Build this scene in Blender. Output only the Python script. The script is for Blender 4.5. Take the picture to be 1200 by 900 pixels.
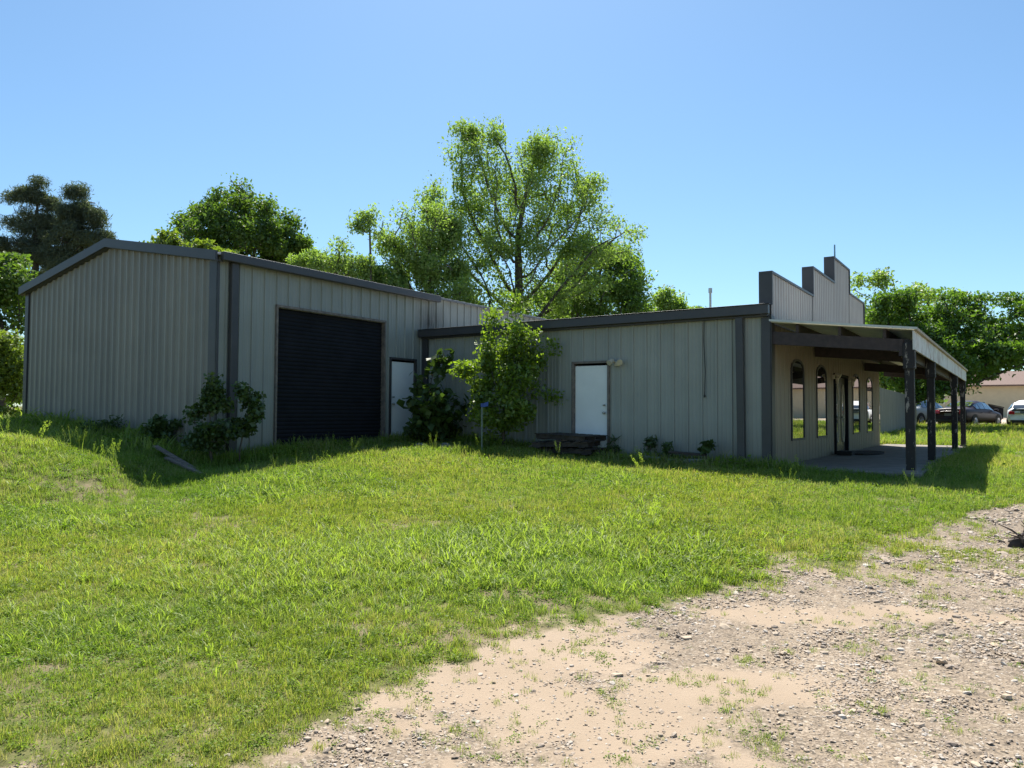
import bpy, math, random
import numpy as np
from math import radians as R_, sin, cos, pi
random.seed(7); rng = np.random.default_rng(11)
S = bpy.context.scene
COL = S.collection
for o in list(bpy.data.objects): bpy.data.objects.remove(o)

# ------------------------------------------------------------------ camera, sky, sun, exposure
E = 1.6                                   # eye height above the ground under the camera
cam = bpy.data.objects.new('camera', bpy.data.cameras.new('camera')); COL.objects.link(cam)
cam.data.sensor_width = 36; cam.data.lens = 26.7
cam.data.clip_start = .05; cam.data.clip_end = 3000
pitch = math.atan(35/890)
from mathutils import Matrix, Vector
cam.matrix_world = Matrix.Translation((0, 0, E)) @ Matrix.Rotation(pi/2+pitch, 4, 'X') @ Matrix.Rotation(.0047, 4, 'Z')
S.camera = cam

SUN_EL, SUN_AZ = R_(57), R_(-2)           # azimuth measured clockwise from +Y (the view direction)
w = bpy.data.worlds.new('World'); S.world = w; w.use_nodes = True
nt = w.node_tree; nt.nodes.clear()
sky = nt.nodes.new('ShaderNodeTexSky'); sky.sky_type = 'NISHITA'; sky.sun_disc = False
sky.sun_elevation = SUN_EL; sky.sun_rotation = SUN_AZ
sky.air_density = 1.0; sky.dust_density = .6; sky.ozone_density = 2.6; sky.altitude = 60
bg = nt.nodes.new('ShaderNodeBackground'); bg.inputs[1].default_value = .074
wo = nt.nodes.new('ShaderNodeOutputWorld')
tint = nt.nodes.new('ShaderNodeMix'); tint.data_type = 'RGBA'; tint.blend_type = 'MULTIPLY'; tint.inputs[0].default_value = 1
tint.inputs[7].default_value = (.80, 1.0, 1.06, 1); nt.links.new(sky.outputs[0], tint.inputs[6]); nt.links.new(tint.outputs[2], bg.inputs[0]); nt.links.new(bg.outputs[0], wo.inputs[0])
sun = bpy.data.objects.new('sun', bpy.data.lights.new('sun', 'SUN')); COL.objects.link(sun)
sun.data.energy = 5.0; sun.data.angle = R_(.53); sun.data.color = (1, .955, .87)
sd = Vector((sin(SUN_AZ)*cos(SUN_EL), cos(SUN_AZ)*cos(SUN_EL), sin(SUN_EL)))
sun.rotation_euler = sd.to_track_quat('Z', 'Y').to_euler()
S.view_settings.view_transform = 'Standard'; S.view_settings.look = 'None'
S.view_settings.gamma = 1; S.view_settings.exposure = 1.0
S.render.engine = 'CYCLES'
S.cycles.max_bounces = 8; S.cycles.transparent_max_bounces = 8

# ------------------------------------------------------------------ materials
MATS = {}
class NT:
    def __init__(s, name):
        s.m = bpy.data.materials.new(name); s.m.use_nodes = True; s.t = s.m.node_tree
        s.b = s.t.nodes['Principled BSDF']; s.out = s.t.nodes['Material Output']
    def n(s, typ, **kw):
        x = s.t.nodes.new('ShaderNode'+typ)
        for k, v in kw.items():
            if k.startswith('i_'):
                x.inputs[int(k[2:]) if k[2:].isdigit() else k[2:]].default_value = v
            else: setattr(x, k, v)
        return x
    def l(s, a, b): s.t.links.new(a, b)
    def noise(s, scale, detail=4, rough=.55, stretch=None, coord='Object'):
        x = s.n('TexNoise'); x.inputs['Scale'].default_value = scale
        x.inputs['Detail'].default_value = detail; x.inputs['Roughness'].default_value = rough
        if coord == 'World': src = s.n('NewGeometry').outputs['Position']
        else: src = s.n('TexCoord').outputs['Object']
        if stretch:
            mp = s.n('Mapping'); mp.inputs['Scale'].default_value = stretch
            s.l(src, mp.inputs[0]); src = mp.outputs[0]
        s.l(src, x.inputs['Vector']); return x
    def ramp(s, fac, stops):
        r = s.n('ValToRGB'); e = r.color_ramp.elements
        while len(e) < len(stops): e.new(.5)
        for k, (p, c) in enumerate(stops):
            e[k].position = p; e[k].color = (*c, 1) if len(c) == 3 else c
        s.l(fac, r.inputs[0]); return r
    def mix(s, fac, a, b, mode='MIX'):
        x = s.n('Mix', data_type='RGBA', blend_type=mode)
        for i, v in ((0, fac), (6, a), (7, b)):
            if isinstance(v, (int, float)): x.inputs[i].default_value = v
            elif isinstance(v, tuple): x.inputs[i].default_value = (*v, 1)
            else: s.l(v, x.inputs[i])
        return x.outputs[2]
    def bump(s, h, strength=.3, dist=.02):
        x = s.n('Bump'); x.inputs['Strength'].default_value = strength; x.inputs['Distance'].default_value = dist
        s.l(h, x.inputs['Height']); s.l(x.outputs[0], s.b.inputs['Normal']); return x
def simple(name, col, rough=.6, var=.15, scale=6, metal=0, bump=0, stretch=None, spec=.5):
    t = NT(name); n = t.noise(scale, 5, .6, stretch)
    lo = tuple(c*(1-var) for c in col); hi = tuple(min(1, c*(1+var)) for c in col)
    r = t.ramp(n.outputs[0], [(.3, lo), (.7, hi)]); t.l(r.outputs[0], t.b.inputs['Base Color'])
    t.b.inputs['Roughness'].default_value = rough; t.b.inputs['Metallic'].default_value = metal
    t.b.inputs['Specular IOR Level'].default_value = spec
    if bump: t.bump(n.outputs[0], bump)
    MATS[name] = t.m; return t.m
def siding(name, col, mildew=None, along=(.830, -.558, 0)):
    t = NT(name)
    n1 = t.noise(1.1, 5, .6); n2 = t.noise(1, 5, .7, (9, 9, .35)); n3 = t.noise(40, 3, .6)
    base0 = t.ramp(n1.outputs[0], [(.3, tuple(c*.9 for c in col)), (.72, tuple(c*1.06 for c in col))])
    dp = t.n('VectorMath', operation='DOT_PRODUCT'); dp.inputs[1].default_value = along; t.l(t.n('NewGeometry').outputs['Position'], dp.inputs[0])
    dv = t.n('Math', operation='DIVIDE'); t.l(dp.outputs['Value'], dv.inputs[0]); dv.inputs[1].default_value = .915
    fl = t.n('Math', operation='FLOOR'); t.l(dv.outputs[0], fl.inputs[0]); wn = t.n('TexWhiteNoise', noise_dimensions='1D'); t.l(fl.outputs[0], wn.inputs['W'])
    pt = t.ramp(wn.outputs['Value'], [(0, (.90, .91, .92)), (1, (1.05, 1.04, 1.02))])
    class base: outputs = [t.mix(1.0, base0.outputs[0], pt.outputs[0], 'MULTIPLY')]
    streak = t.ramp(n2.outputs[0], [(.50, (0, 0, 0)), (.78, (.6, .6, .6))])
    c = t.mix(streak.outputs[0], base.outputs[0], tuple(x*.62 for x in col))
    # dirt splashed up from the ground
    sep = t.n('SeparateXYZ'); t.l(t.n('NewGeometry').outputs['Position'], sep.inputs[0])
    mr = t.n('MapRange'); mr.inputs[1].default_value = .6; mr.inputs[2].default_value = 1.5
    mr.inputs[3].default_value = 1.05; mr.inputs[4].default_value = 0; t.l(sep.outputs[2], mr.inputs[0])
    mm = t.n('Math', operation='MULTIPLY'); t.l(mr.outputs[0], mm.inputs[0]); t.l(n1.outputs[0], mm.inputs[1])
    c = t.mix(mm.outputs[0], c, (.17, .145, .10))
    sp = t.ramp(n3.outputs[0], [(.70, (0, 0, 0)), (.76, (.35, .35, .35))])
    c = t.mix(sp.outputs[0], c, (.2, .18, .14))
    if mildew:
        for (mx, my, mz, mr_) in mildew:
            d = t.n('VectorMath', operation='DISTANCE'); d.inputs[1].default_value = (mx, my, mz)
            t.l(t.n('NewGeometry').outputs['Position'], d.inputs[0])
            q = t.n('MapRange'); q.inputs[1].default_value = 0; q.inputs[2].default_value = mr_
            q.inputs[3].default_value = 1.6; q.inputs[4].default_value = 0; t.l(d.outputs['Value'], q.inputs[0])
            n4 = t.noise(3, 5, .7, (5, 5, 1))
            p = t.n('Math', operation='MULTIPLY', use_clamp=True); t.l(q.outputs[0], p.inputs[0]); t.l(n4.outputs[0], p.inputs[1])
            c = t.mix(p.outputs[0], c, (.035, .03, .025))
    t.l(c, t.b.inputs['Base Color']); t.b.inputs['Roughness'].default_value = .42
    t.b.inputs['Specular IOR Level'].default_value = .4
    t.bump(n1.outputs[0], .15, .05)
    MATS[name] = t.m; return t.m
def foliage(name, c_lo, c_hi, trans=.45, rough=.5, dry=None, gloss=.05, patch=None):
    t = NT(name); t.t.nodes.remove(t.b)
    at = t.n('Attribute', attribute_name='rnd'); oi = t.n('ObjectInfo')
    n = t.noise(.9, 3, .6, coord='World')
    a = t.n('Math', operation='ADD'); t.l(at.outputs['Fac'], a.inputs[0]); t.l(oi.outputs['Random'], a.inputs[1])
    b = t.n('Math', operation='FRACT'); t.l(a.outputs[0], b.inputs[0])
    cc = t.n('Math', operation='MULTIPLY_ADD'); t.l(n.outputs[0], cc.inputs[0]); cc.inputs[1].default_value = .9; 
    m2 = t.n('Math', operation='MULTIPLY'); t.l(b.outputs[0], m2.inputs[0]); m2.inputs[1].default_value = .55
    t.l(m2.outputs[0], cc.inputs[2])
    stops = [(.25, c_lo), (.9, c_hi)]
    if dry: stops = [(.22, c_lo), (.75, c_hi), (.93, dry)]
    r = t.ramp(cc.outputs[0], stops)
    if patch:
        nb = t.noise(.22, 3, .5, coord='World'); pr = t.ramp(nb.outputs[0], [(.42, (0, 0, 0)), (.60, (.8, .8, .8))])
        class _o: outputs = [t.mix(pr.outputs[0], r.outputs[0], t.mix(1.0, r.outputs[0], patch, 'MULTIPLY'))]
        r = _o
    d = t.n('BsdfDiffuse'); tr = t.n('BsdfTranslucent'); g = t.n('BsdfGlossy'); g.inputs['Roughness'].default_value = rough
    t.l(r.outputs[0], d.inputs[0])
    tc = t.mix(1.0, r.outputs[0], (1.15, 1.28, .55), 'MULTIPLY'); t.l(tc, tr.inputs[0])
    mx = t.n('MixShader'); mx.inputs[0].default_value = trans; t.l(d.outputs[0], mx.inputs[1]); t.l(tr.outputs[0], mx.inputs[2])
    m3 = t.n('MixShader'); m3.inputs[0].default_value = gloss; t.l(mx.outputs[0], m3.inputs[1]); t.l(g.outputs[0], m3.inputs[2])
    t.l(m3.outputs[0], t.out.inputs[0]); MATS[name] = t.m; return t.m

u = np.array([.558, .830, 0]); v = np.array([-.830, .558, 0]); Z = np.array([0, 0, 1.])
A = np.array([-5.69, 14.6, 0]); J = A + 6.05*u; Cc = J - 8.81*v
mold = A + 6.35*u
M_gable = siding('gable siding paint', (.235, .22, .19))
M_wall = siding('siding paint', (.315, .32, .29), [(mold[0], mold[1], E+2.35, .75)])
M_tan = siding('tan siding paint', (.27, .22, .16))
M_false = siding('parapet siding paint', (.36, .34, .325))
M_trim = simple('dark trim paint', (.05, .048, .051), .45, .12, 3)
M_trimlite = simple('weathered trim paint', (.12, .115, .118), .45, .15, 3)
M_black = simple('black door paint', (.010, .010, .013), .75, .3, 2, spec=.2)
M_white = simple('white door paint', (.80, .80, .78), .45, .05, 2)
M_frame = simple('door frame paint', (.05, .045, .045), .5, .3, 4)
M_rust = simple('bare steel jamb', (.16, .13, .11), .6, .4, 8)
M_roof = simple('galvalume roof', (.50, .50, .49), .45, .08, 2, metal=.3)
M_conc = simple('concrete', (.21, .185, .155), .9, .25, 3, bump=.2)
M_concl = simple('pale concrete', (.20, .19, .165), .9, .45, 6, bump=.3)
M_beam = simple('painted timber brown', (.042, .027, .025), .65, .35, 5, stretch=(2, 2, 2))
M_metal = simple('brushed metal', (.45, .43, .38), .35, .1, 8, metal=.8)
M_tanfix = simple('tan lamp housing', (.55, .48, .36), .5, .1, 5)
M_deck = simple('porch roof deck', (.72, .70, .62), .6, .12, 4)
M_wood = simple('weathered wood', (.17, .135, .105), .85, .45, 5, bump=.4, stretch=(1, 1, 9))
M_woodd = simple('dark rotten wood', (.055, .042, .034), .9, .5, 6, bump=.4)
M_mat = simple('dark door mat', (.02, .018, .016), .95, .4, 20, bump=.5)
M_bark = simple('bark', (.095, .075, .058), .9, .4, 6, bump=.5)
M_barkd = simple('dark bark', (.075, .06, .048), .9, .4, 6)
M_blue = simple('blue ribbon', (.03, .07, .28), .6, .1, 6)
M_cable = simple('black cable', (.015, .015, .015), .6, .1, 6)
M_tyre = simple('tyre rubber', (.02, .02, .02), .8, .2, 10)
M_rim = simple('alloy rim', (.5, .5, .52), .3, .05, 5, metal=.9)
M_red = simple('red lamp lens', (.45, .015, .02), .2, .05, 5)
M_lens = simple('clear lamp lens', (.7, .72, .75), .12, .05, 5)
M_brownroof = simple('brown shingles', (.16, .105, .085), .9, .2, 12, bump=.3)
M_beige = simple('beige stucco', (.62, .53, .37), .9, .06, 3)
M_plate = simple('number plate', (.12, .12, .13), .4, .3, 30)
def glass(name, col=(.012, .014, .016)):
    t = NT(name); t.b.inputs['Base Color'].default_value = (*col, 1)
    t.b.inputs['Roughness'].default_value = .015; t.b.inputs['Specular IOR Level'].default_value = 1.0
    t.b.inputs['Coat Weight'].default_value = 1.0; t.b.inputs['Coat Roughness'].default_value = .01; t.b.inputs['Coat IOR'].default_value = 1.9
    n = t.noise(.8, 2, .5); t.bump(n.outputs[0], .04, .05)
    MATS[name] = t.m; return t.m
M_glass = glass('window glass'); M_carglass = glass('car glass', (.02, .024, .028))
def carpaint(name, col):
    t = NT(name); n = t.noise(2, 2); r = t.ramp(n.outputs[0], [(.3, tuple(c*.95 for c in col)), (.7, tuple(c*1.05 for c in col))])
    t.l(r.outputs[0], t.b.inputs['Base Color']); t.b.inputs['Roughness'].default_value = .4
    t.b.inputs['Specular IOR Level'].default_value = .2; t.b.inputs['Coat Weight'].default_value = .06; t.b.inputs['Coat Roughness'].default_value = .06
    MATS[name] = t.m; return t.m
M_cdark = carpaint('dark plum car paint', (.03, .017, .02)); M_csilver = carpaint('silver car paint', (.42, .44, .46)); M_cwhite = carpaint('white car paint', (.78, .79, .8))
def post_mat():
    t = NT('flaking black post paint'); n = t.noise(5, 6, .7, (2.5, 2.5, .8)); n2 = t.noise(1.3, 2)
    r = t.ramp(n.outputs[0], [(.57, (.016, .013, .013)), (.63, (.30, .26, .22))])
    t.l(r.outputs[0], t.b.inputs['Base Color']); t.b.inputs['Roughness'].default_value = .7; t.bump(n.outputs[0], .5, .02)
    MATS['post'] = t.m; return t.m
M_post = post_mat()
def fascia_mat():
    t = NT('peeling white fascia paint'); n = t.noise(1, 6, .72, (5, 5, 1.2)); n2 = t.noise(1.2, 4, .7)
    r = t.ramp(n.outputs[0], [(.34, (.20, .15, .12)), (.43, (.62, .61, .58)), (.8, (.74, .74, .73))])
    r2 = t.ramp(n2.outputs[0], [(.50, (1, 1, 1)), (.66, (.62, .45, .38))])
    t.l(t.mix(1, r.outputs[0], r2.outputs[0], 'MULTIPLY'), t.b.inputs['Base Color']); t.b.inputs['Roughness'].default_value = .6
    return t.m
M_fascia = fascia_mat()
def fence_mat():
    t = NT('weathered fence boards'); n = t.noise(1, 5, .7, (7, 7, .6))
    r = t.ramp(n.outputs[0], [(.3, (.20, .175, .14)), (.7, (.34, .30, .245))])
    t.l(r.outputs[0], t.b.inputs['Base Color']); t.b.inputs['Roughness'].default_value = .9; return t.m
M_fence = fence_mat()
F_tree = foliage('oak leaves', (.08, .14, .03), (.19, .29, .055), .55)
F_airy = foliage('pale spring leaves', (.14, .205, .05), (.27, .37, .095), .58)
F_dark = foliage('deep green leaves', (.05, .10, .02), (.145, .225, .035), .5)
F_pine = foliage('pine needles', (.05, .07, .045), (.14, .165, .10), .3)
F_right = foliage('elm leaves', (.05, .105, .018), (.15, .25, .032), .5)
F_sap = foliage('sapling leaves', (.085, .14, .02), (.23, .32, .035), .6)
F_vine = foliage('vine leaves', (.03, .055, .014), (.08, .13, .03), .35)
F_bushl = foliage('bright bush leaves', (.10, .15, .02), (.22, .28, .045), .5)
F_grass = foliage('grass blades', (.11, .165, .02), (.305, .35, .062), .55, dry=(.44, .37, .18), gloss=.02, patch=(.68, .88, .8))
F_broad = foliage('broad grass blades', (.15, .225, .038), (.33, .40, .09), .52, gloss=.025)
F_weed = foliage('weed leaves', (.09, .145, .02), (.24, .32, .045), .5, gloss=.015, patch=(.7, .9, .8))

# ------------------------------------------------------------------ mesh helpers
class MB:
    def __init__(s): s.v = []; s.f = []
    def add(s, vs, fs):
        b = len(s.v); s.v += [tuple(map(float, p)) for p in vs]; s.f += [tuple(b+i for i in f) for f in fs]
    def quad(s, a, b, c, d): s.add([a, b, c, d], [(0, 1, 2, 3)])
    def box(s, o, X, Y, Zv):                # o corner, three edge vectors
        o, X, Y, Zv = map(np.asarray, (o, X, Y, Zv))
        p = [o, o+X, o+X+Y, o+Y]; p += [q+Zv for q in p]
        s.add(p, [(3, 2, 1, 0), (4, 5, 6, 7), (0, 1, 5, 4), (1, 2, 6, 5), (2, 3, 7, 6), (3, 0, 4, 7)])
    def cbox(s, c, sx, sy, sz, ax=(1, 0, 0), ay=(0, 1, 0), az=(0, 0, 1)):
        ax, ay, az = (np.asarray(q, float) for q in (ax, ay, az)); c = np.asarray(c, float)
        s.box(c-ax*sx/2-ay*sy/2-az*sz/2, ax*sx, ay*sy, az*sz)
    def tube(s, pts, rad, n=8, cap=True):
        pts = [np.asarray(p, float) for p in pts]; rad = rad if hasattr(rad, '__len__') else [rad]*len(pts)
        b = len(s.v); k = len(pts)
        for i, p in enumerate(pts):
            d = pts[min(i+1, k-1)]-pts[max(i-1, 0)]; d = d/(np.linalg.norm(d)+1e-9)
            a = np.cross(d, (0, 0, 1) if abs(d[2]) < .9 else (1, 0, 0)); a /= np.linalg.norm(a); c = np.cross(d, a)
            for j in range(n):
                q = p+rad[i]*(a*cos(2*pi*j/n)+c*sin(2*pi*j/n)); s.v.append(tuple(map(float, q)))
        for i in range(k-1):
            for j in range(n): s.f.append((b+i*n+j, b+i*n+(j+1) % n, b+(i+1)*n+(j+1) % n, b+(i+1)*n+j))
        if cap: s.f.append(tuple(b+j for j in range(n))[::-1]); s.f.append(tuple(b+(k-1)*n+j for j in range(n)))
    def prism(s, poly, thick):              # poly: 3D points, thick vector
        n = len(poly); poly = [np.asarray(p, float) for p in poly]; th = np.asarray(thick, float)
        s.add(poly+[p+th for p in poly], [tuple(range(n))[::-1], tuple(range(n, 2*n))]+[(i, (i+1) % n, n+(i+1) % n, n+i) for i in range(n)])
    def build(s, name, mat, parent=None, smooth=False, bevel=0):
        m = bpy.data.meshes.new(name); m.from_pydata(s.v, [], s.f); m.materials.append(mat); m.update()
        o = bpy.data.objects.new(name, m); COL.objects.link(o)
        if parent is not None:
            o.parent = parent; o['_w'] = list(parent['_w']); pl = Vector(parent['_w'])  # vertices are world; shift to the parent's frame
            for vv in m.vertices: vv.co -= pl
        if smooth:
            for p in m.polygons: p.use_smooth = True
        if bevel:
            b = o.modifiers.new('bevel', 'BEVEL'); b.width = bevel; b.segments = 2; b.limit_method = 'ANGLE'
        return o
def tag(o, label=None, cat=None, group=None, kind=None):
    if label: o['label'] = label
    if cat: o['category'] = cat
    if group: o['group'] = group
    if kind: o['kind'] = kind
    return o
def empty(name, loc, label, cat, group=None):
    o = bpy.data.objects.new(name, None); COL.objects.link(o); o.location = tuple(map(float, loc)); o.empty_display_size = .3
    o['_w'] = tuple(map(float, loc)); return tag(o, label, cat, group)
def origin_at(o, loc):                      # move a world-built single mesh's origin to its base
    l = Vector(tuple(map(float, loc)))
    for vv in o.data.vertices: vv.co -= l
    o.location = l; return o

# ------------------------------------------------------------------ terrain
def sm(t): t = np.clip(t, 0, 1); return t*t*(3-2*t)
def vnoise(x, y, seed=0):
    x = np.asarray(x, float); y = np.asarray(y, float); xi = np.floor(x).astype(np.int64); yi = np.floor(y).astype(np.int64)
    def h(a, b):
        n = (a*374761393+b*668265263+seed*974711) & 0xffffffff; n = ((n ^ (n >> 13))*1274126177) & 0xffffffff
        return ((n ^ (n >> 16)) & 0xffff)/65535.
    fx = sm(x-xi); fy = sm(y-yi)
    return (h(xi, yi)*(1-fx)+h(xi+1, yi)*fx)*(1-fy)+(h(xi, yi+1)*(1-fx)+h(xi+1, yi+1)*fx)*fy
def fbm(x, y, s=1, o=4, seed=0):
    r = 0; a = .5; t = 0
    for k in range(o): r = r+a*vnoise(x*s, y*s, seed+k*17); t += a; a *= .5; s *= 2.03
    return r/t
def gz(x, y):
    x = np.asarray(x, float); y = np.asarray(y, float)
    Rr = np.interp(y, [-50, 0, 5, 9, 12, 14, 26, 36, 45, 60, 100], [0, 0, .08, .25, .43, .51, .55, .8, 1.07, 1.6, 2])
    L = np.interp(y, [-50, 0, 5, 9, 12, 14, 16, 20, 60, 100], [0, 0, .08, .25, .42, .58, .76, .85, 1.2, 2])
    b = sm((x+1)/5)
    return L*(1-b)+Rr*b+.36*sm((-6-x)/3)*sm((y-8)/5.)+.33*sm((-5.6-x)/1.0)*np.exp(-((y-12.2)/1.7)**2)
def slabmask(x, y):                         # ground kept flat and low under the slabs
    p = np.stack([x-Cc[0], y-Cc[1]], -1); a = p@u[:2]; b = -(p@v[:2])
    return sm((a+.5)/.4)*sm((15.4-a)/.4)*sm((b+8)/.5)*sm((3.0-b)/.4)
EX = np.array([-30, -3, -1.37, -1.09, -.85, -.77, -.41, .01, .25, .66, 1.13, 1.44, 2.2, 2.93, 3.81, 5.09, 6.59, 8.06, 11, 14, 60])
EY = np.array([-8, 2.8, 3.6, 3.7, 3.86, 4.3, 4.74, 5.24, 5.52, 5.89, 6.25, 6.5, 7.28, 7.72, 8.31, 9.49, 10.71, 12.02, 13.2, 13.4, 14])
def dirt(x, y):
    d = (np.interp(x, EX, EY)-y)*.8
    n = fbm(x, y, .9, 4, 3)-.5; n2 = fbm(x, y, 3.1, 3, 9)-.5
    m = sm((d+n*1.7+n2*.9+(fbm(x, y, 9, 2, 15)-.5)*.5)/1.0+.22)
    # pale gravel strip near the far lawn edge
    p = np.stack([x-13.3, y-19.3], -1); a = p@np.array([.63, .777]); b = p@np.array([.777, -.63])
    m2 = sm(1.3-(np.abs(b)-.35-n)/.35)*sm((a+2.6)/.8)
    m = np.maximum(m, .9*np.clip(m2, 0, 1)*(x > 7))
    return np.clip(m, 0, 1)
def bare(x, y):                             # thin worn places in the lawn
    m = 0*x; n = fbm(x, y, 2.4, 4, 33)-.5
    for (sx, sy, rx, ry, k) in ((-5.2, 10.5, 1.5, .40, .75), (-4.9, 8.4, 1.3, .35, .6), (-3.0, 8.9, .9, .3, .5), (-5.6, 11.2, .5, .3, .95), (-2.6, 4.6, .7, .25, .4), (-6.5, 7.6, 1.2, .4, .5), (.2, 6.2, .8, .3, .6), (-.4, 5.2, .7, .3, .7)):
        m = np.maximum(m, k*sm(1.0-((x-sx)/rx)**2-((y-sy)/ry)**2+n*3.0))
    m = np.maximum(m, .6*sm((fbm(x, y, 1.1, 4, 35)-.60)/.1)*(y < 12))
    return np.clip(m, 0, 1)
def sandy(x, y):
    n = fbm(x, y, 1.3, 4, 21)-.5+.6*(fbm(x, y, 7, 3, 22)-.5)
    s = sm((1.35-x+n*2.2)/.7)*sm((y-3.3+n*1.5)/.4+.2)
    s = np.maximum(s, sm(1.5-np.abs(y-5.72+.10*(x-2.5)+n*.7)/.22)*sm((x-1.2)/.4))
    s = np.maximum(s, sm(1.4-((x-1.2)/.75)**2-((y-4.35)/.33)**2+n*1.2))
    return np.clip(s, 0, 1)
def lot(x, y): return sm((y-.10*x-40.5+(fbm(x, y, .3, 3, 5)-.5)*2)/1.2)*sm((x-14)/3.)
def axis(lo, hi, parts):
    out = [lo]
    while out[-1] < hi:
        p = out[-1]; st = next((s for a, b, s in parts if a <= p < b), 20.); out.append(p+st)
    return np.array(out)
xs = axis(-400, 420, [(-60, -20, 3), (-20, -9, .5), (-9, 9, .09), (9, 18, .3), (18, 60, 1.5)])
ys = axis(-40, 900, [(-40, -5, 4), (-5, 1.5, .5), (1.5, 13, .09), (13, 20, .2), (20, 50, .6), (50, 90, 3)])
GX, GY = np.meshgrid(xs, ys); GZ = gz(GX, GY)
D = dirt(GX, GY)*(GY < 30); BR = bare(GX, GY)*(GY < 16); SD = sandy(GX, GY); LT = lot(GX, GY)
near = (GY < 25) & (np.abs(GX) < 22)
GZ = GZ+near*((fbm(GX, GY, .7, 3, 40)-.5)*.06*(1-slabmask(GX, GY))+(fbm(GX, GY, 6, 3, 44)-.5)*.02*(1-D*SD)-.018*D)
nx_, ny_ = len(xs), len(ys)
me = bpy.data.meshes.new('ground'); idx = np.arange(nx_*ny_).reshape(ny_, nx_)
fc = np.stack([idx[:-1, :-1], idx[:-1, 1:], idx[1:, 1:], idx[1:, :-1]], -1).reshape(-1, 4)
me.vertices.add(nx_*ny_); me.vertices.foreach_set('co', np.stack([GX, GY, GZ], -1).ravel().astype(np.float32))
me.loops.add(fc.size); me.loops.foreach_set('vertex_index', fc.ravel().astype(np.int32))
me.polygons.add(len(fc)); me.polygons.foreach_set('loop_start', np.arange(0, fc.size, 4, dtype=np.int32))
me.update(calc_edges=True); me.polygons.foreach_set('use_smooth', np.ones(len(fc), bool))
for nm, arr in (('dirt', D), ('sand', SD), ('lot', LT), ('bare', BR)):
    a = me.attributes.new(nm, 'FLOAT', 'POINT'); a.data.foreach_set('value', arr.ravel().astype(np.float32))
ground = bpy.data.objects.new('ground', me); COL.objects.link(ground); ground['kind'] = 'structure'
def ground_mat():
    t = NT('ground soil gravel and lawn')
    ad = t.n('Attribute', attribute_name='dirt').outputs['Fac']; asn = t.n('Attribute', attribute_name='sand').outputs['Fac']; al = t.n('Attribute', attribute_name='lot').outputs['Fac']
    n1 = t.noise(1.2, 6, .6); n2 = t.noise(9, 6, .65); n3 = t.noise(70, 4, .6); n4 = t.noise(260, 2, .5)
    vor = t.n('TexVoronoi'); vor.inputs['Scale'].default_value = 55; t.l(t.n('TexCoord').outputs['Object'], vor.inputs['Vector'])
    vor2 = t.n('TexVoronoi'); vor2.inputs['Scale'].default_value = 120; t.l(t.n('TexCoord').outputs['Object'], vor2.inputs['Vector'])
    sand = t.ramp(n1.outputs[0], [(.3, (.30, .23, .163)), (.7, (.37, .288, .21))]).outputs[0]
    sand = t.mix(t.ramp(n3.outputs[0], [(.45, (0, 0, 0)), (.75, (.5, .5, .5))]).outputs[0], sand, (.36, .26, .18))
    sh = t.n('SeparateColor'); t.l(vor.outputs['Color'], sh.inputs[0])
    sh2 = t.n('SeparateColor'); t.l(vor2.outputs['Color'], sh2.inputs[0])
    g1 = t.ramp(sh.outputs[0], [(0, (.09, .076, .062)), (.45, (.215, .175, .135)), (.8, (.28, .225, .165)), (1, (.40, .355, .30))]).outputs[0]
    g2 = t.ramp(sh2.outputs[0], [(0, (.12, .095, .075)), (.5, (.25, .20, .15)), (1, (.37, .31, .245))]).outputs[0]
    grav = t.mix(t.ramp(n2.outputs[0], [(.4, (0, 0, 0)), (.6, (1, 1, 1))]).outputs[0], g1, g2)
    s2 = t.n('Math', operation='MULTIPLY_ADD', use_clamp=True); t.l(n2.outputs[0], s2.inputs[0]); s2.inputs[1].default_value = .8
    s3 = t.n('Math', operation='SUBTRACT'); t.l(asn, s3.inputs[0]); s3.inputs[1].default_value = .4; t.l(s3.outputs[0], s2.inputs[2])
    sf = t.ramp(s2.outputs[0], [(.15, (0, 0, 0)), (.85, (1, 1, 1))]).outputs[0]
    grav = t.mix(1.0, grav, t.ramp(t.noise(.7, 5, .65).outputs[0], [(.33, (.78, .76, .74)), (.62, (1.1, 1.06, 1.0))]).outputs[0], 'MULTIPLY')
    dirtc = t.mix(sf, grav, sand)
    soil = t.ramp(n2.outputs[0], [(.3, (.07, .065, .025)), (.5, (.12, .125, .04)), (.7, (.22, .175, .095))]).outputs[0]
    soil = t.mix(t.n('Attribute', attribute_name='bare').outputs['Fac'], soil, t.ramp(n3.outputs[0], [(.35, (.13, .095, .06)), (.65, (.27, .205, .14))]).outputs[0])
    dn = t.n('Math', operation='MULTIPLY_ADD', use_clamp=True); t.l(n2.outputs[0], dn.inputs[0]); dn.inputs[1].default_value = .9
    d3 = t.n('Math', operation='SUBTRACT'); t.l(ad, d3.inputs[0]); d3.inputs[1].default_value = .45; t.l(d3.outputs[0], dn.inputs[2])
    df = t.ramp(dn.outputs[0], [(.25, (0, 0, 0)), (.55, (1, 1, 1))]).outputs[0]
    c = t.mix(df, soil, dirtc)
    c = t.mix(al, c, t.ramp(n2.outputs[0], [(.3, (.42, .34, .27)), (.7, (.52, .43, .34))]).outputs[0])
    t.l(c, t.b.inputs['Base Color']); t.b.inputs['Roughness'].default_value = .95; t.b.inputs['Specular IOR Level'].default_value = .2
    h = t.mix(sf, t.mix(.5, vor.outputs['Distance'], n3.outputs[0]), t.mix(.5, n4.outputs[0], n3.outputs[0]))
    t.bump(h, .7, .012); return t.m
me.materials.append(ground_mat())

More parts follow.
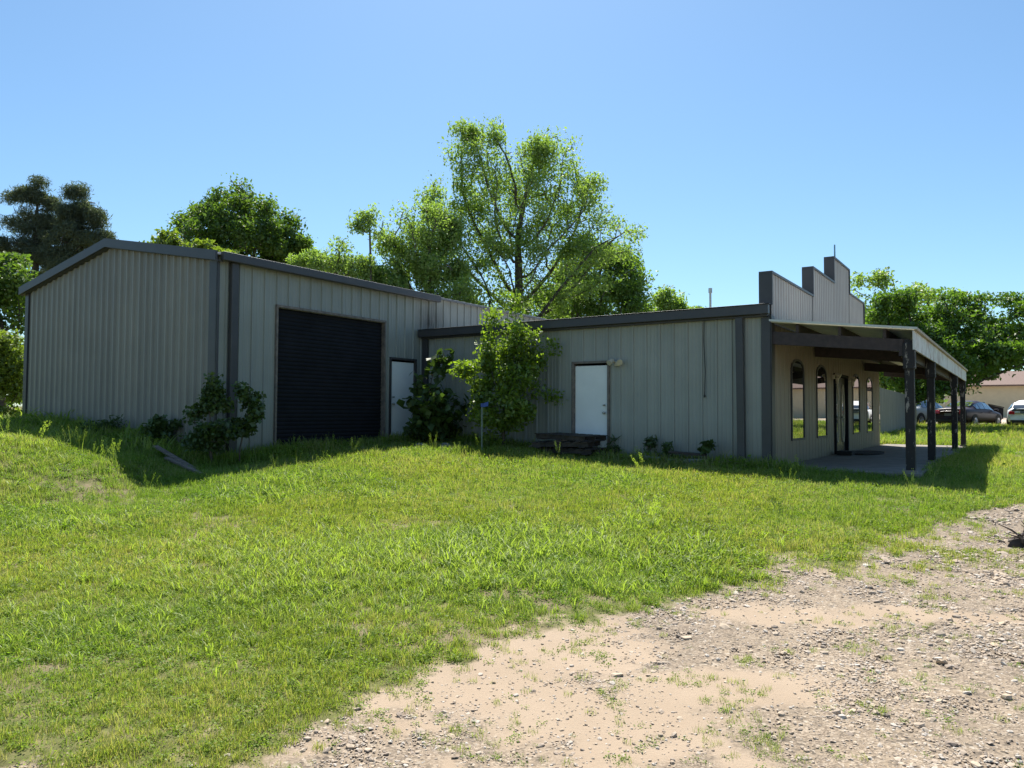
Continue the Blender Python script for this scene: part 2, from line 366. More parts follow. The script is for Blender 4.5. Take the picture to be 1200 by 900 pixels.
# ------------------------------------------------------------------ ribbed walls
def ribbed(mb, o, d, nrm, length, zb, ztf, pitch=.305, rib=.035, slope=.012, depth=.03, holes=(), phase=.15):
    """o: start (z ignored), d: along, nrm: outward; ztf(s)->top z; holes: (s0,s1,z0,ztopfn)"""
    d = np.asarray(d); nrm = np.asarray(nrm); br = {0.: 0, length: 0}
    s = phase-pitch
    prof = []
    while s < length+pitch:
        prof += [(s, 0), (s+slope, depth), (s+slope+rib, depth), (s+2*slope+rib, 0)]
        q = s+2*slope+rib+(pitch-2*slope-rib)/3    # two minor ribs between
        for k in range(2):
            qq = q+k*(pitch-2*slope-rib)/3; prof += [(qq-.012, 0), (qq, .006), (qq+.012, 0)]
        s += pitch
    ps = np.array([p[0] for p in prof]); pd = np.array([p[1] for p in prof])
    cuts = set([0., length])|{float(x) for x in ps if 0 < x < length}
    for h in holes:
        n = 10 if callable(h[3]) else 1
        for k in range(n+1): cuts.add(h[0]+(h[1]-h[0])*k/n)
    cuts = sorted(cuts)
    for a, b in zip(cuts[:-1], cuts[1:]):
        if b-a < 1e-6: continue
        m = (a+b)/2; segs = [(zb, zb, ztf(a), ztf(b))]
        for h in holes:
            if h[0] < m < h[1]:
                tf = h[3] if callable(h[3]) else (lambda s, t=h[3]: t)
                z0, z1, z2, z3 = segs[-1]; segs[-1] = (z0, z1, h[2], h[2]); segs.append((tf(a), tf(b), z2, z3))
        da, db = np.interp(a, ps, pd), np.interp(b, ps, pd)
        for z0, z1, z2, z3 in segs:
            if z2-z0 < .003 and z3-z1 < .003: continue
            pa = o+d*a+nrm*da; pb = o+d*b+nrm*db
            mb.quad((pa[0], pa[1], z0), (pb[0], pb[1], z1), (pb[0], pb[1], z3), (pa[0], pa[1], z2))
def P(o, z): return np.array([o[0], o[1], z])

# ============================================================ garage building
G0 = A
gar = empty('garage_building', P(A+3*u+3.8*v, .8), 'tall grey ribbed metal garage with gable end and big black roll-up door', 'garage')
EG, RG = E+3.05, E+3.74
LG, WG = 12.0, 7.74
mb = MB(); ribbed(mb, A, v, -u, WG, .4, lambda s: EG+(RG-EG)*(1-abs(s-WG/2)/(WG/2)), pitch=.25, rib=.05, slope=.03, depth=.036)
mb.build('wall', M_gable, gar)
# front wall with door holes
mb = MB(); ribbed(mb, A, u, -v, LG, .4, lambda s: EG, holes=[(1.40, 4.60, .8, E+2.19), (4.80, 5.76, .8, E+1.36)])
mb.build('wall', M_wall, gar)
mb = MB(); ribbed(mb, A+u*LG, v, u, WG, .4, lambda s: EG+(RG-EG)*(1-abs(s-WG/2)/(WG/2))); mb.build('wall', M_gable, gar)
mb = MB(); ribbed(mb, A+v*WG, u, v, LG, .4, lambda s: EG); mb.build('wall', M_gable, gar)
def roofslope(mb, e0, e1, r0, r1, pitch=.305, th=.03):
    """sheet from eave line e0-e1 to ridge line r0-r1 with raised ribs running up the slope"""
    e0, e1, r0, r1 = map(np.asarray, (e0, e1, r0, r1)); L = np.linalg.norm(e1-e0); dd = (e1-e0)/L
    up = np.cross(dd, (r0-e0)/np.linalg.norm(r0-e0)); up = up if up[2] > 0 else -up
    mb.box(e0, e1-e0, r0-e0, -up*.02)
    s = .12
    while s < L-.08:
        mb.box(e0+dd*s+up*.001, dd*.06, r0-e0, up*.032); s += pitch
mb = MB(); ov = .12
g0 = A-u*ov-v*ov; g1 = A+u*(LG+ov)-v*ov; h0 = A-u*ov+v*(WG/2); h1 = A+u*(LG+ov)+v*(WG/2); k0 = A-u*ov+v*(WG+ov); k1 = A+u*(LG+ov)+v*(WG+ov)
roofslope(mb, P(g0, EG+.0), P(g1, EG+.0), P(h0, RG+.04), P(h1, RG+.04)); roofslope(mb, P(k0, EG+.0), P(k1, EG+.0), P(h0, RG+.04), P(h1, RG+.04))
mb.build('roof', M_roof, gar)
# gable rake trim (dark), dropped below the roof edge
mb = MB(); zt = .07
for (p, q, zp, zq) in ((A-v*.14, A+v*(WG/2), EG+zt-.02, RG+zt+.02), (A+v*(WG/2), A+v*(WG+.14), RG+zt+.02, EG+zt-.02)):
    o = -u*.125
    mb.prism([P(p+o, zp-.19), P(q+o, zq-.19), P(q+o, zq), P(p+o, zp)], -u*.05)
    mb.prism([P(p, zp-.2), P(q, zq-.2), P(q, zq-.17), P(p, zp-.17)], -u*.122)
mb.build('rake_trim', M_trim, gar)
mb = MB()                               # eave gutter, stops at the junction with the lower building
mb.box(P(A-u*.05-v*.125, EG-.13), u*6.55, -v*.11, Z*.17)
mb.build('gutter', M_trim, gar, bevel=.015)
mb = MB(); mb.box(P(A+u*6.52-v*.125, EG-.035), u*5.6, -v*.02, Z*.05); mb.build('eave_trim', M_trimlite, gar)
mb = MB()                               # corner trim
mb.box(P(A+v*.22, .4), -v*.27, -u*.045, Z*(EG-.5)); mb.box(P(A-v*.046+u*.003, .4), -u*.048, v*.04, Z*(EG-.5)); mb.build('corner_trim', M_trim, gar)
mb = MB(); q = A+v*(WG-.1); mb.box(P(q, .4), v*.16, -u*.045, Z*(EG-.45)); mb.build('corner_trim', M_trim, gar)
mb = MB(); mb.box(P(A+u*.22-v*.03, .5), u*.16, -v*.10, Z*(EG-.62)); mb.build('downspout', M_trim, gar, bevel=.012)
# roll-up door
mb = MB(); z = .9; n = 0
do = A+u*1.43+v*.06
while z < E+2.16:
    for (a0, a1, z0, z1) in ((0, .012, 0, .03), (.012, .012, .03, .055), (.012, 0, .055, .085)):
        mb.quad(P(do-v*a0, z+z0), P(do+u*3.14-v*a0, z+z0), P(do+u*3.14-v*a1, z+z1), P(do-v*a1, z+z1))
    z += .085
rd = mb.build('roll_up_door', M_black, gar)
mb = MB(); mb.box(P(do+v*.02, .84), u*3.14, -v*.06, Z*.06); mb.build('bottom_bar', M_black, gar)
mb = MB()
mb.box(P(A+u*1.36+v*.08, .6), u*.045, -v*.13, Z*(E+2.2-.6)); mb.box(P(A+u*4.585+v*.08, .6), u*.045, -v*.13, Z*(E+2.2-.6))
mb.box(P(A+u*1.36+v*.08, E+2.2), u*3.27, -v*.14, Z*.05); mb.build('door_frame', M_rust, gar)
def slab_door(par, o, d, inn, s0, s1, zb, zt, mat, hand, name='door', framem=M_frame):
    out = -inn; b = MB(); b.box(P(o+d*(s0+.05)+inn*.055, zb), d*(s1-s0-.10), out*.045, Z*(zt-zb-.05)); dr = b.build(name, mat, par, bevel=.004)
    b = MB()
    b.box(P(o+d*(s0-.01)+inn*.08, zb-.05), d*.055, out*.125, Z*(zt-zb+.05)); b.box(P(o+d*(s1-.045)+inn*.08, zb-.05), d*.055, out*.125, Z*(zt-zb+.05))
    b.box(P(o+d*(s0-.01)+inn*.08, zt), d*(s1-s0+.02), out*.13, Z*.05); fr = b.build('door_frame', framem, par)
    hs = s0+.12 if hand < 0 else s1-.12
    for zz, r in ((zb+.95, .032), (zb+1.12, .022)):
        c = P(o+d*hs-inn*0, zz); b = MB(); b.tube([c, c+out*.03, c+out*.045, c+out*.07, c+out*.085], [.014, .014, r, r, r*.5], 10)
        h = b.build('handle' if zz < zb+1 else 'deadbolt', M_metal, par, smooth=True)
    b = MB(); b.box(P(o+d*s0-inn*0, zb-.06), d*(s1-s0), out*.10, Z*.045); b.build('threshold', M_rust, par)
    for hz_ in (.25, 1.0, 1.75):
        b = MB(); q = o+d*((s1-.055) if hand < 0 else (s0+.055)); b.tube([P(q, zb+hz_-.05), P(q, zb+hz_+.05)], .012, 6); b.build('hinge', M_metal, dr)
    return dr
slab_door(gar, A, u, v, 4.80, 5.76, E-.72, E+1.33, M_white, -1)
mb = MB(); mb.box(P(A+u*1.36-v*.0, .55), u*3.27, -v*.35, Z*.31); mb.build('door_sill', M_conc, gar)

# ============================================================ low shop building
shop = empty('shop_building', P(Cc+5*u+3*v, .55), 'low grey metal shop building with stepped false front, white side door and open porch', 'shop building')
EW, RW = E+2.08, E+2.5
LW, WW = 8.81, 13.5
FZ = .40
mb = MB(); sD0, sD1 = 4.00, 4.80
# door sits at s measured from J towards C
def s_on_wing(px): k = (px-600)/890; return (k*19.62+2.31)/(.83+.558*k)
sD0, sD1 = s_on_wing(672), s_on_wing(715)
ribbed(mb, J, -v, -u, LW, FZ, lambda s: EW, holes=[(sD0, sD1, .6, E+1.17)], phase=.1)
mb.build('wall', M_wall, shop)
ribs = dict(pitch=.305, rib=.03, slope=.015, depth=.016)
wins = [(1.58, 2.72), (3.95, 5.05), (8.55, 9.65), (10.9, 12.0)]
def arch(s0, s1): return lambda s: E+.98+.24*math.sqrt(max(0, 1-((s-(s0+s1)/2)/((s1-s0)/2))**2))
hol = [(a, b, E-.54, arch(a, b)) for a, b in wins]+[(5.95, 7.65, .5, E+1.08)]
PZ = E+1.78
mb = MB(); ribbed(mb, Cc, u, -v, WW, .5, lambda s: PZ, holes=hol, **ribs); mb.build('wall', M_tan, shop)
mb = MB(); ribbed(mb, Cc+u*WW, v, u, LW, .4, lambda s: EW); mb.build('wall', M_wall, shop)
mb = MB(); ribbed(mb, J+u*(LG-6.05), u, v, WW-(LG-6.05), .4, lambda s: EW+.3); mb.build('wall', M_wall, shop)
mb = MB()
def Q(s, t, z): return P(Cc+u*s+v*t, z)
roofslope(mb, Q(-.12, .2, EW+.02), Q(-.12, LW-.05, EW+.02), Q(WW/2, .2, RW), Q(WW/2, LW-.05, RW))
roofslope(mb, Q(WW+.12, .2, EW+.02), Q(WW+.12, LW+.1, EW+.02), Q(WW/2, .2, RW), Q(WW/2, LW+.1, RW)); mb.build('roof', M_roof, shop)
mb = MB(); mb.box(P(J-v*.04-u*.125, EW-.13), -v*(LW+.0), -u*.12, Z*.18); mb.box(P(J-v*.04-u*.125, EW+.052), -v*(LW+.03), -u*.145, Z*.012); mb.build('gutter', M_trim, shop, bevel=.012)
mb = MB(); mb.box(P(J-v*.04-u*.002, EW-.17), -v*(LW-.05), -u*.122, Z*.035); mb.build('soffit', M_trim, shop)
mb = MB(); mb.box(P(J-v*.06-u*.03, .5), -v*.16, -u*.06, Z*(EW-.66)); mb.build('corner_trim', M_trim, shop)
mb = MB(); c = Cc; mb.box(P(c+v*.15, .42), -v*.195, -u*.046, Z*(EW-.60)); mb.box(P(c-v*.022-u*.046, .42), -v*.03, u*.22, Z*(EW-.56)); mb.build('corner_trim', M_trim, shop)
# leaning downspout on the long wall
a = J-v*8.19-u*.075; b = J-v*8.22-u*.075
mb = MB(); mb.prism([P(a, EW-.17), P(a-v*.14, EW-.17), P(b-v*.14, .5), P(b, .5)], -u*.09); mb.build('downspout', M_trim, shop)
slab_door(shop, J, -v, u, sD0, sD1, .68, E+1.13, M_white, 1, framem=M_rust)
# foundation
mb = MB(); mb.box(P(J-v*.1+u*.02, .2), -v*(LW-.12), u*.3, Z*.3); mb.build('foundation', M_conc, shop)
# stepped parapet (false front)
steps = [(0, 3.53, 2.76), (3.53, 5.94, 3.43), (5.94, 8.04, 4.09), (8.04, 10.4, 3.43), (10.4, 13.5, 2.76)]
def ptop(s):
    for a, b, h in steps:
        if a <= s <= b: return E+h
mb = MB()
for a, b, h in steps: ribbed(mb, Cc+u*a-v*.022, u, -v, b-a, PZ+.002, lambda s, h=h: E+h, pitch=.203, rib=.035, slope=.02, depth=.022)
ff = mb.build('false_front', M_false, shop)
mb = MB()
for a, b, h in steps: mb.box(P(Cc+u*(a+.003)+v*.17, EW-.3), u*(b-a-.006), -v*.185, Z*(E+h-EW+.29))
mb.build('parapet_backing', M_trimlite, ff)
mb = MB()
for i, (a, b, h) in enumerate(steps):
    mb.box(P(Cc+u*(a-.03)+v*.19, E+h), u*(b-a+.06), -v*.26, Z*.045)
    if i < 3:
        zl = E+steps[i-1][2]+.05 if i else EW+.06
        mb.box(P(Cc+u*(a-.035)+v*.19, zl), u*.03, -v*.26, Z*(E+h-zl-.003))
    if i >= 2:
        zl = E+steps[i+1][2]+.05 if i < 4 else EW+.06
        mb.box(P(Cc+u*(b+.005)+v*.19, zl), u*.03, -v*.26, Z*(E+h-zl-.003))
mb.build('parapet_cap', M_trim, ff)
# arched windows
for (a, b) in wins:
    fn = arch(a, b); n = 14; z0 = E-.54
    prof = [(a, z0)]+[(a+(b-a)*k/n, fn(a+(b-a)*k/n)) for k in range(n+1)]+[(b, z0)]
    cx, cz = (a+b)/2, E+.35
    def ins(p, r): s, z = p; return (cx+(s-cx)*(1-2*r/(b-a)), cz+(z-cz)*(1-2*r/1.8))
    mb = MB(); o = Cc-v*.03
    inner = [ins(p, .045) for p in prof]; m_ = len(prof)
    for i in range(m_):
        j = (i+1) % m_
        pts = [Q(prof[i][0], -.03, prof[i][1]), Q(prof[j][0], -.03, prof[j][1]), Q(inner[j][0], -.03, inner[j][1]), Q(inner[i][0], -.03, inner[i][1])]
        mb.prism(pts, v*.09)
    fr = mb.build('window', M_frame, shop)
    mb = MB(); mb.prism([Q(p[0], -.012, p[1]) for p in inner], v*.006); mb.build('pane', M_glass, fr)
# front entrance: dark double door with an oval light and narrow side panel
mb = MB(); mb.box(Q(5.95, .10, .55), u*.09, -v*.16, Z*2.07); mb.box(Q(7.56, .10, .55), u*.09, -v*.16, Z*2.07); mb.box(Q(5.95, .10, 2.622), u*1.7, -v*.17, Z*.07)
mb.build('entrance_frame', M_black, shop)
M_dk = simple('dark entrance door paint', (.028, .022, .022), .35, .2, 4)
for a, b in ((6.05, 6.79), (6.81, 7.55)):
    mb = MB(); mb.box(Q(a, .06, .585), u*(b-a), -v*.045, Z*2.03); d = mb.build('front_door', M_dk, shop, bevel=.004)
    cx = (a+b)/2; ring = [(cx+.19*cos(t*pi/12), 1.66+.78*sin(t*pi/12)) for t in range(24)]; rin = [(cx+.155*cos(t*pi/12), 1.66+.74*sin(t*pi/12)) for t in range(24)]
    mb = MB()
    for i in range(24):
        j = (i+1) % 24; mb.prism([Q(*[ring[i][0], .014, ring[i][1]]), Q(ring[j][0], .014, ring[j][1]), Q(rin[j][0], .014, rin[j][1]), Q(rin[i][0], .014, rin[i][1])], -v*.03)
    mb.build('oval_frame', M_tanfix, d)
    mb = MB(); mb.prism([Q(p[0], .013, p[1]) for p in rin], -v*.008); mb.build('pane', M_glass, d)
    mb = MB(); hx = b-.07 if a < 6.5 else a+.07; c = Q(hx, .0, 1.55); mb.tube([c, c-v*.05, c-v*.06, c-v*.09], [.012, .012, .03, .03], 8); mb.build('handle', M_metal, d)
# porch
PW = 2.5; SZ = E-1.0
mb = MB(); mb.box(P(Cc+u*(-.15)+(-v)*.03, .2), u*14.9, -v*(PW+.05), Z*(SZ-.2)); mb.build('concrete_slab', M_conc, shop, bevel=.01)
zi, zo = E+1.80, E+1.50
def PQ(s, wv, dz=0): return P(Cc+u*s-v*wv, zi+(zo-zi)*wv/PW+dz)
mb = MB(); mb.prism([PQ(-.1, .05, .0), PQ(-.1, PW+.04, .0), PQ(-.1, PW+.04, .018), PQ(-.1, .05, .018)], u*14.6)
s = .1
while s < 14.4:
    mb.prism([PQ(s, .05, .019), PQ(s, PW+.04, .019), PQ(s, PW+.04, .045), PQ(s, .05, .045)], u*.05); s += .305
mb.build('porch_roof', M_deck, shop)
mb = MB(); mb.prism([PQ(-.12, .03, .012), PQ(-.12, PW+.06, .012), PQ(-.12, PW+.06, .05), PQ(-.12, .03, .05)], -u*.03); mb.build('porch_roof_edge', M_metal, shop)
for s in (.0, 3.7, 10.4, 14.25):
    mb = MB(); mb.prism([PQ(s, .04, -.42), PQ(s, PW-.08, -.38), PQ(s, PW-.08, -.17), PQ(s, .04, -.17)], u*.09); mb.build('porch_beam', M_beam, shop)
for wv in (.5, 1.25, 2.0):
    mb = MB(); mb.prism([PQ(-.02, wv, -.165), PQ(-.02, wv+.05, -.165), PQ(-.02, wv+.05, -.005), PQ(-.02, wv, -.005)], u*14.4); mb.build('purlin', M_beam, shop)
mb = MB(); mb.box(PQ(-.02, PW-.25, -.47), u*14.4, -v*.07, Z*.3); mb.build('porch_beam', M_beam, shop)
mb = MB(); nb = 6
mb.box(PQ(-.1, PW-.02, -.345), u*14.6, -v*.03, Z*.33); fa = mb.build('fascia', M_fascia, shop)
mb = MB(); mb.box(PQ(-.12, PW+.012, -.01), u*14.65, -v*.05, Z*.05); mb.build('drip_edge', simple('tan drip edge', (.42, .34, .25), .7, .2, 6), fa)
for i, s in enumerate((.0, 3.7, 10.4, 14.2)):
    top = PQ(s, PW-.09, -.18)[2]
    mb = MB(); c = P(Cc+u*(s+.05)-v*(PW-.09), (SZ+top)/2); mb.cbox(c, .15, .15, top-SZ, u, v, Z); 
    mb.cbox(P(c, top-.28), .21, .19, .46, u, v, Z); mb.build('porch_post', M_post, shop, bevel=.012)
    mb = MB(); mb.cbox(P(c, SZ+.02), .20, .20, .05, u, v, Z); mb.build('post_base', M_conc, shop)

# things on the buildings
def wall_lamp(name, c, out, side, label, group, two=True):
    e = empty(name, c, label, 'lamp', group)
    b = MB(); b.cbox(c+out*.03, .13, .06, .10, side, out, Z); b.build('bracket', M_tanfix, e, bevel=.01)
    for k in ((-1, 1) if two else (0,)):
        h = c+out*.12+side*.10*k+Z*.05; ax = out*.8+side*.35*k-Z*.45; ax /= np.linalg.norm(ax)
        b = MB(); b.tube([c+out*.05, h-ax*.05], .012, 6); b.tube([h-ax*.06, h-ax*.03, h+ax*.06, h+ax*.085], [.03, .052, .06, .064], 12); b.build('lamp_head', M_tanfix, e, smooth=False)
    if not two:
        b = MB(); b.tube([c+out*.12-Z*.02, c+out*.12-Z*.17], [.05, .035], 8); b.build('shade', M_tanfix, e)
sl = s_on_wing(725.5)
wall_lamp('floodlight', P(J-v*sl-u*.035, E+1.10), -u, -v, 'twin-head tan floodlight on grey wall right of the shop side door', None)
wall_lamp('porch_light', Q(5.72, -.02, E+.98), -v, u, 'small tan porch light nearer the camera, left of the dark front door', None, False)
wall_lamp('porch_light', Q(7.86, -.02, E+.98), -v, u, 'small tan porch light farther off, right of the dark front door', None, False)
sc = s_on_wing(827)
p = J-v*sc-u*.045
mb = MB(); mb.tube([P(p, EW+.05), P(p+v*.01, EW-.6), P(p-v*.015, EW-1.2), P(p, E+.38)], .009, 6); mb.tube([P(p, E+.40), P(p, E+.35)], .018, 6)
o = origin_at(mb.build('hanging_cable', M_cable), P(p, E+.35)); tag(o, 'thin black cable hanging down the grey wall from the shop eave', 'cable')
PV = np.array([5.24, 20., 0]); mb = MB(); mb.tube([P(PV, E+2.3), P(PV, E+3.3)], .03, 8); mb.tube([P(PV, E+3.22), P(PV, E+3.35)], .05, 8)
o = origin_at(mb.build('vent_pipe', M_metal), P(PV, E+2.3)); tag(o, 'thin metal vent pipe rising from the low shop roof', 'pipe')
mb = MB(); q = Cc+u*7.9+v*.3; mb.tube([P(q, E+2.4), P(q, E+4.85)], [.03, .02], 6); o = origin_at(mb.build('antenna_mast', simple('blue grey mast', (.12, .25, .33), .5)), P(q, E+2.4)); tag(o, 'slim blue-grey mast behind the tallest step of the false front', 'mast')
mb = MB(); c = Q(6.8, -.62, SZ+.012); n = 28
pts = [c+u*(1.0*cos(t*2*pi/n)*(1+.12*random.random()))-v*(.42*sin(t*2*pi/n)) for t in range(n)]; mb.prism(pts, Z*.03)
mb.cbox(Q(5.6, -.35, SZ+.06), .5, .35, .10, u, v, Z)
o = origin_at(mb.build('door_mat', M_mat), c); tag(o, 'dark worn mat on the porch slab at the front door', 'mat')

# ------------------------------------------------------------------ foliage engine
def leaf_mesh(name, C, size, mat, parent, aspect=.55, up=.4, cup=.25, jitter=.35, rows=1):
    """C: n x 3 leaf centres"""
    n = len(C); d = rng.normal(size=(n, 3)); d[:, 2] -= .25; d /= np.linalg.norm(d, axis=1)[:, None]
    nn = rng.normal(size=(n, 3)); nn[:, 2] += up*3; s_ = np.cross(nn, d); s_ /= np.linalg.norm(s_, axis=1)[:, None]+1e-9
    nn = np.cross(d, s_); sz = size*(1+jitter*rng.normal(size=n)).clip(.45, 1.9)[:, None]
    a = C-d*sz*.5; b = C+d*sz*.5; l = C+s_*sz*aspect*.5+nn*sz*cup*.3-d*sz*.06; r = C-s_*sz*aspect*.5+nn*sz*cup*.3-d*sz*.06
    V = np.stack([a, l, b, r], 1).reshape(-1, 3)
    m = bpy.data.meshes.new(name); m.vertices.add(4*n); m.vertices.foreach_set('co', V.ravel().astype(np.float32))
    k = np.arange(n)*4; T = np.stack([k, k+1, k+2, k, k+2, k+3], -1).ravel()
    m.loops.add(6*n); m.loops.foreach_set('vertex_index', T.astype(np.int32)); m.polygons.add(2*n)
    m.polygons.foreach_set('loop_start', np.arange(0, 6*n, 3, dtype=np.int32)); m.update(calc_edges=True)
    at = m.attributes.new('rnd', 'FLOAT', 'POINT'); at.data.foreach_set('value', np.repeat(rng.random(n), 4).astype(np.float32))
    m.materials.append(mat); o = bpy.data.objects.new(name, m); COL.objects.link(o)
    if parent is not None: o.parent = parent
    return o
def colonize(base, att, trunk_pts, step, di, dk, iters=160):
    nodes = [np.asarray(p, float) for p in trunk_pts]; par = [-1]+list(range(len(nodes)-1))
    N = np.array(nodes); best = np.full(len(att), 1e9); bi = np.zeros(len(att), int)
    def upd(new, off):
        if len(new) == 0: return
        d = np.linalg.norm(att[:, None]-new[None], axis=2); j = d.argmin(1); dm = d[np.arange(len(att)), j]
        w_ = dm < best; best[w_] = dm[w_]; bi[w_] = j[w_]+off
    upd(N, 0); alive = np.ones(len(att), bool)
    for it in range(iters):
        alive &= best > dk
        inf = alive & (best < di)
        if not inf.any():
            if not alive.any(): break
            inf = alive & (best < best[alive].min()*1.3)
        idx_ = bi[inf]; vec = att[inf]-N[idx_]; vec /= np.linalg.norm(vec, axis=1)[:, None]
        acc = {}
        for i_, ve in zip(idx_, vec): acc[i_] = acc.get(i_, 0)+ve
        new = []; np_ = []
        for i_, ve in acc.items():
            ve = ve+rng.normal(size=3)*.28; ve /= np.linalg.norm(ve)+1e-9
            new.append(N[i_]+ve*step); np_.append(i_)
        off = len(N); new = np.array(new); N = np.vstack([N, new]); par += np_; upd(new, off)
        if len(N) > 9000: break
    return N, np.array(par)
def make_tree(name, label, cat, base, lobes, n_att=700, step=.3, leaves=20000, lsize=.16, spread=.28, leafmat=None, bark=None,
              trunk_r=.2, trunk_top=.35, group=None, twig=.35, aspect=.55, min_r=.012, up=.4, lean=0, stems=1, shell=.0, clump=1.0, drift=.4):
    base = np.array([base[0], base[1], float(gz(base[0], base[1]))-.05 if len(base) < 3 else base[2]])
    e = empty(name, base, label, cat, group); L = np.array(lobes, float)      # lobes relative to base: x,y,z,rx,ry,rz
    vol = L[:, 3]*L[:, 4]*L[:, 5]; vol = vol/vol.sum(); ch = rng.choice(len(L), n_att, p=vol)
    g = rng.normal(size=(n_att, 3)); g /= np.linalg.norm(g, axis=1)[:, None]; rr = rng.random(n_att)**(1/3.)
    if shell: rr = shell+(1-shell)*rr
    att = L[ch, :3]+g*rr[:, None]*L[ch, 3:]; att = att[att[:, 2] > .05]
    zt = att[:, 2].max()*trunk_top; cx = L[:, 0].mean()*drift; k = max(2, int(zt/step))
    tp = [np.array([cx*(i/k)+lean*sin(i*.7)*.05, 0+.03*sin(i*1.3), zt*i/k]) for i in range(k+1)]
    N, par = colonize(None, att, tp, step, step*9, step*1.7)
    n = len(N); kids = np.zeros(n, int); load = np.zeros(n)
    for i in range(n-1, 0, -1):
        if kids[i] == 0: load[i] = 1
        load[par[i]] += load[i]; kids[par[i]] += 1
    load[load == 0] = 1
    rad = trunk_r*(load/load[0])**.5; rad = np.maximum(rad, min_r)
    # branch tubes: a prism per segment
    mb = MB(); vs = []; fs = []
    thick = np.where(np.arange(n) > 0)[0]
    for i in thick:
        p, q = N[par[i]], N[i]; d = q-p; ln = np.linalg.norm(d)
        if ln < 1e-6: continue
        d = d/ln; ns = 7 if rad[i] > .05 else (4 if rad[i] > .02 else 3)
        a = np.cross(d, (0, 0, 1) if abs(d[2]) < .9 else (1, 0, 0)); a /= np.linalg.norm(a); c = np.cross(d, a); b0 = len(vs)
        r0 = min(rad[par[i]], rad[i]*1.25); 
        for (pt, r) in ((p-d*r0*.3, r0), (q, rad[i])):
            for j in range(ns): vs.append(pt+r*(a*cos(2*pi*j/ns)+c*sin(2*pi*j/ns)))
        for j in range(ns): fs.append((b0+j, b0+(j+1) % ns, b0+ns+(j+1) % ns, b0+ns+j))
    m = bpy.data.meshes.new('trunk'); m.from_pydata([tuple(x) for x in vs], [], fs); m.materials.append(bark or M_bark); m.update()
    for p_ in m.polygons: p_.use_smooth = True
    o = bpy.data.objects.new('trunk', m); COL.objects.link(o); o.parent = e
    tips = np.where((load <= load[0]*.02+2) & (N[:, 2] > .04*zt))[0]
    w_ = 1.0/(load[tips]**.6); w_ = w_*rng.gamma(clump, 1, len(tips)); w_ /= w_.sum()
    sel = rng.choice(tips, leaves, p=w_); Cn = N[sel]+np.clip(rng.normal(size=(leaves, 3)), -1.7, 1.7)*spread*np.array([1, 1, .8])
    Cn = Cn[Cn[:, 2] > .03]
    leaf_mesh('crown', Cn, lsize, leafmat, e, aspect=aspect, up=up)
    return e
def PL(depth, bx, basez, lst):              # outline of a crown measured on the photo, given real size at its distance
    k = depth/890.; return [((px-bx)*k, random.uniform(-.4, .4)*r*k, E+(484-py)*k-basez, r*k*sx, r*k*max(.8, sx*.9), r*k*sz) for px, py, r, sx, sz in lst]
def TX(px, d): return ((px-600)/890.*d, d)
def tree_px(name, label, cat, px, d, lst, **kw):
    b = TX(px, d); bz = float(gz(*b))-.05; return make_tree(name, label, cat, b, PL(d, px, bz, lst), **kw)

# big airy oak behind the garage
tree_px('oak_tree', 'tallest tree, airy spring leaves and dark forking limbs, behind the junction of both buildings', 'tree', 603, 33,
        [(558, 178, 42, 1, .9), (520, 240, 34, 1, 1.1), (640, 182, 44, 1, .9), (600, 235, 62, 1.1, 1), (665, 245, 48, 1.1, 1), (705, 282, 36, 1.3, .8), (640, 320, 55, 1.2, .8), (555, 305, 55, 1.1, .9), (590, 375, 65, 1.3, .6), (500, 295, 34, 1, 1), (528, 148, 10, 1, 1), (548, 136, 9, .9, 1.3), (582, 138, 9, .8, 1.3), (614, 140, 8, .7, 1.6), (634, 132, 7, .8, 1.6), (672, 185, 10, .9, 1.2), (698, 232, 10, 1, 1), (738, 272, 10, 1.3, .7), (512, 205, 9, 1, 1)],
        n_att=2400, step=.33, leaves=76000, lsize=.112, spread=.27, clump=.55, leafmat=F_airy, bark=M_barkd, trunk_r=.30, trunk_top=.34, min_r=.013)
tree_px('broadleaf_tree', 'medium pale green tree with grey trunk, left of the tallest tree', 'tree', 478, 30,
        [(470, 300, 38, 1, 1), (500, 270, 40, 1, 1), (520, 330, 36, 1, 1), (480, 345, 48, 1.2, .7), (540, 345, 36, 1, .8), (475, 255, 22, 1, 1)],
        n_att=700, step=.3, leaves=36000, lsize=.11, spread=.27, clump=.6, leafmat=F_airy, trunk_r=.18, min_r=.012)
tree_px('broadleaf_tree', 'dense dark green rounded tree, right of the tallest tree', 'tree', 695, 37,
        [(690, 320, 46, 1, 1), (735, 335, 30, 1, 1), (700, 365, 60, 1.1, .7), (645, 360, 40, 1.1, .8), (720, 300, 26, 1, .9)],
        n_att=800, step=.34, leaves=38000, lsize=.145, spread=.3, leafmat=F_tree, trunk_r=.22, shell=.3)
tree_px('sparse_tree', 'pale sparse small tree peeking over the shop roof, right of the rounded tree', 'tree', 790, 48,
        [(785, 355, 22, 1, .9), (805, 365, 18, 1, .8), (765, 358, 14, 1, .8)], n_att=300, step=.35, leaves=4200, lsize=.2, spread=.3, leafmat=F_airy, trunk_r=.1)
tree_px('maple_tree', 'dense bright green maple crown rising over the garage gable', 'tree', 272, 35,
        [(272, 222, 22, 1, .9), (275, 265, 56, 1.2, .75), (240, 238, 22, 1, .9), (215, 262, 18, 1, .8), (262, 262, 42, 1.1, .8), (310, 258, 32, 1, .8), (342, 275, 20, 1, .9), (270, 290, 55, 1.4, .6), (200, 280, 20, 1, .7), (290, 235, 16, 1, 1), (275, 340, 55, 1.2, .7)],
        n_att=900, step=.34, leaves=56000, lsize=.15, spread=.27, clump=.9, leafmat=F_dark, trunk_r=.25, shell=.35)
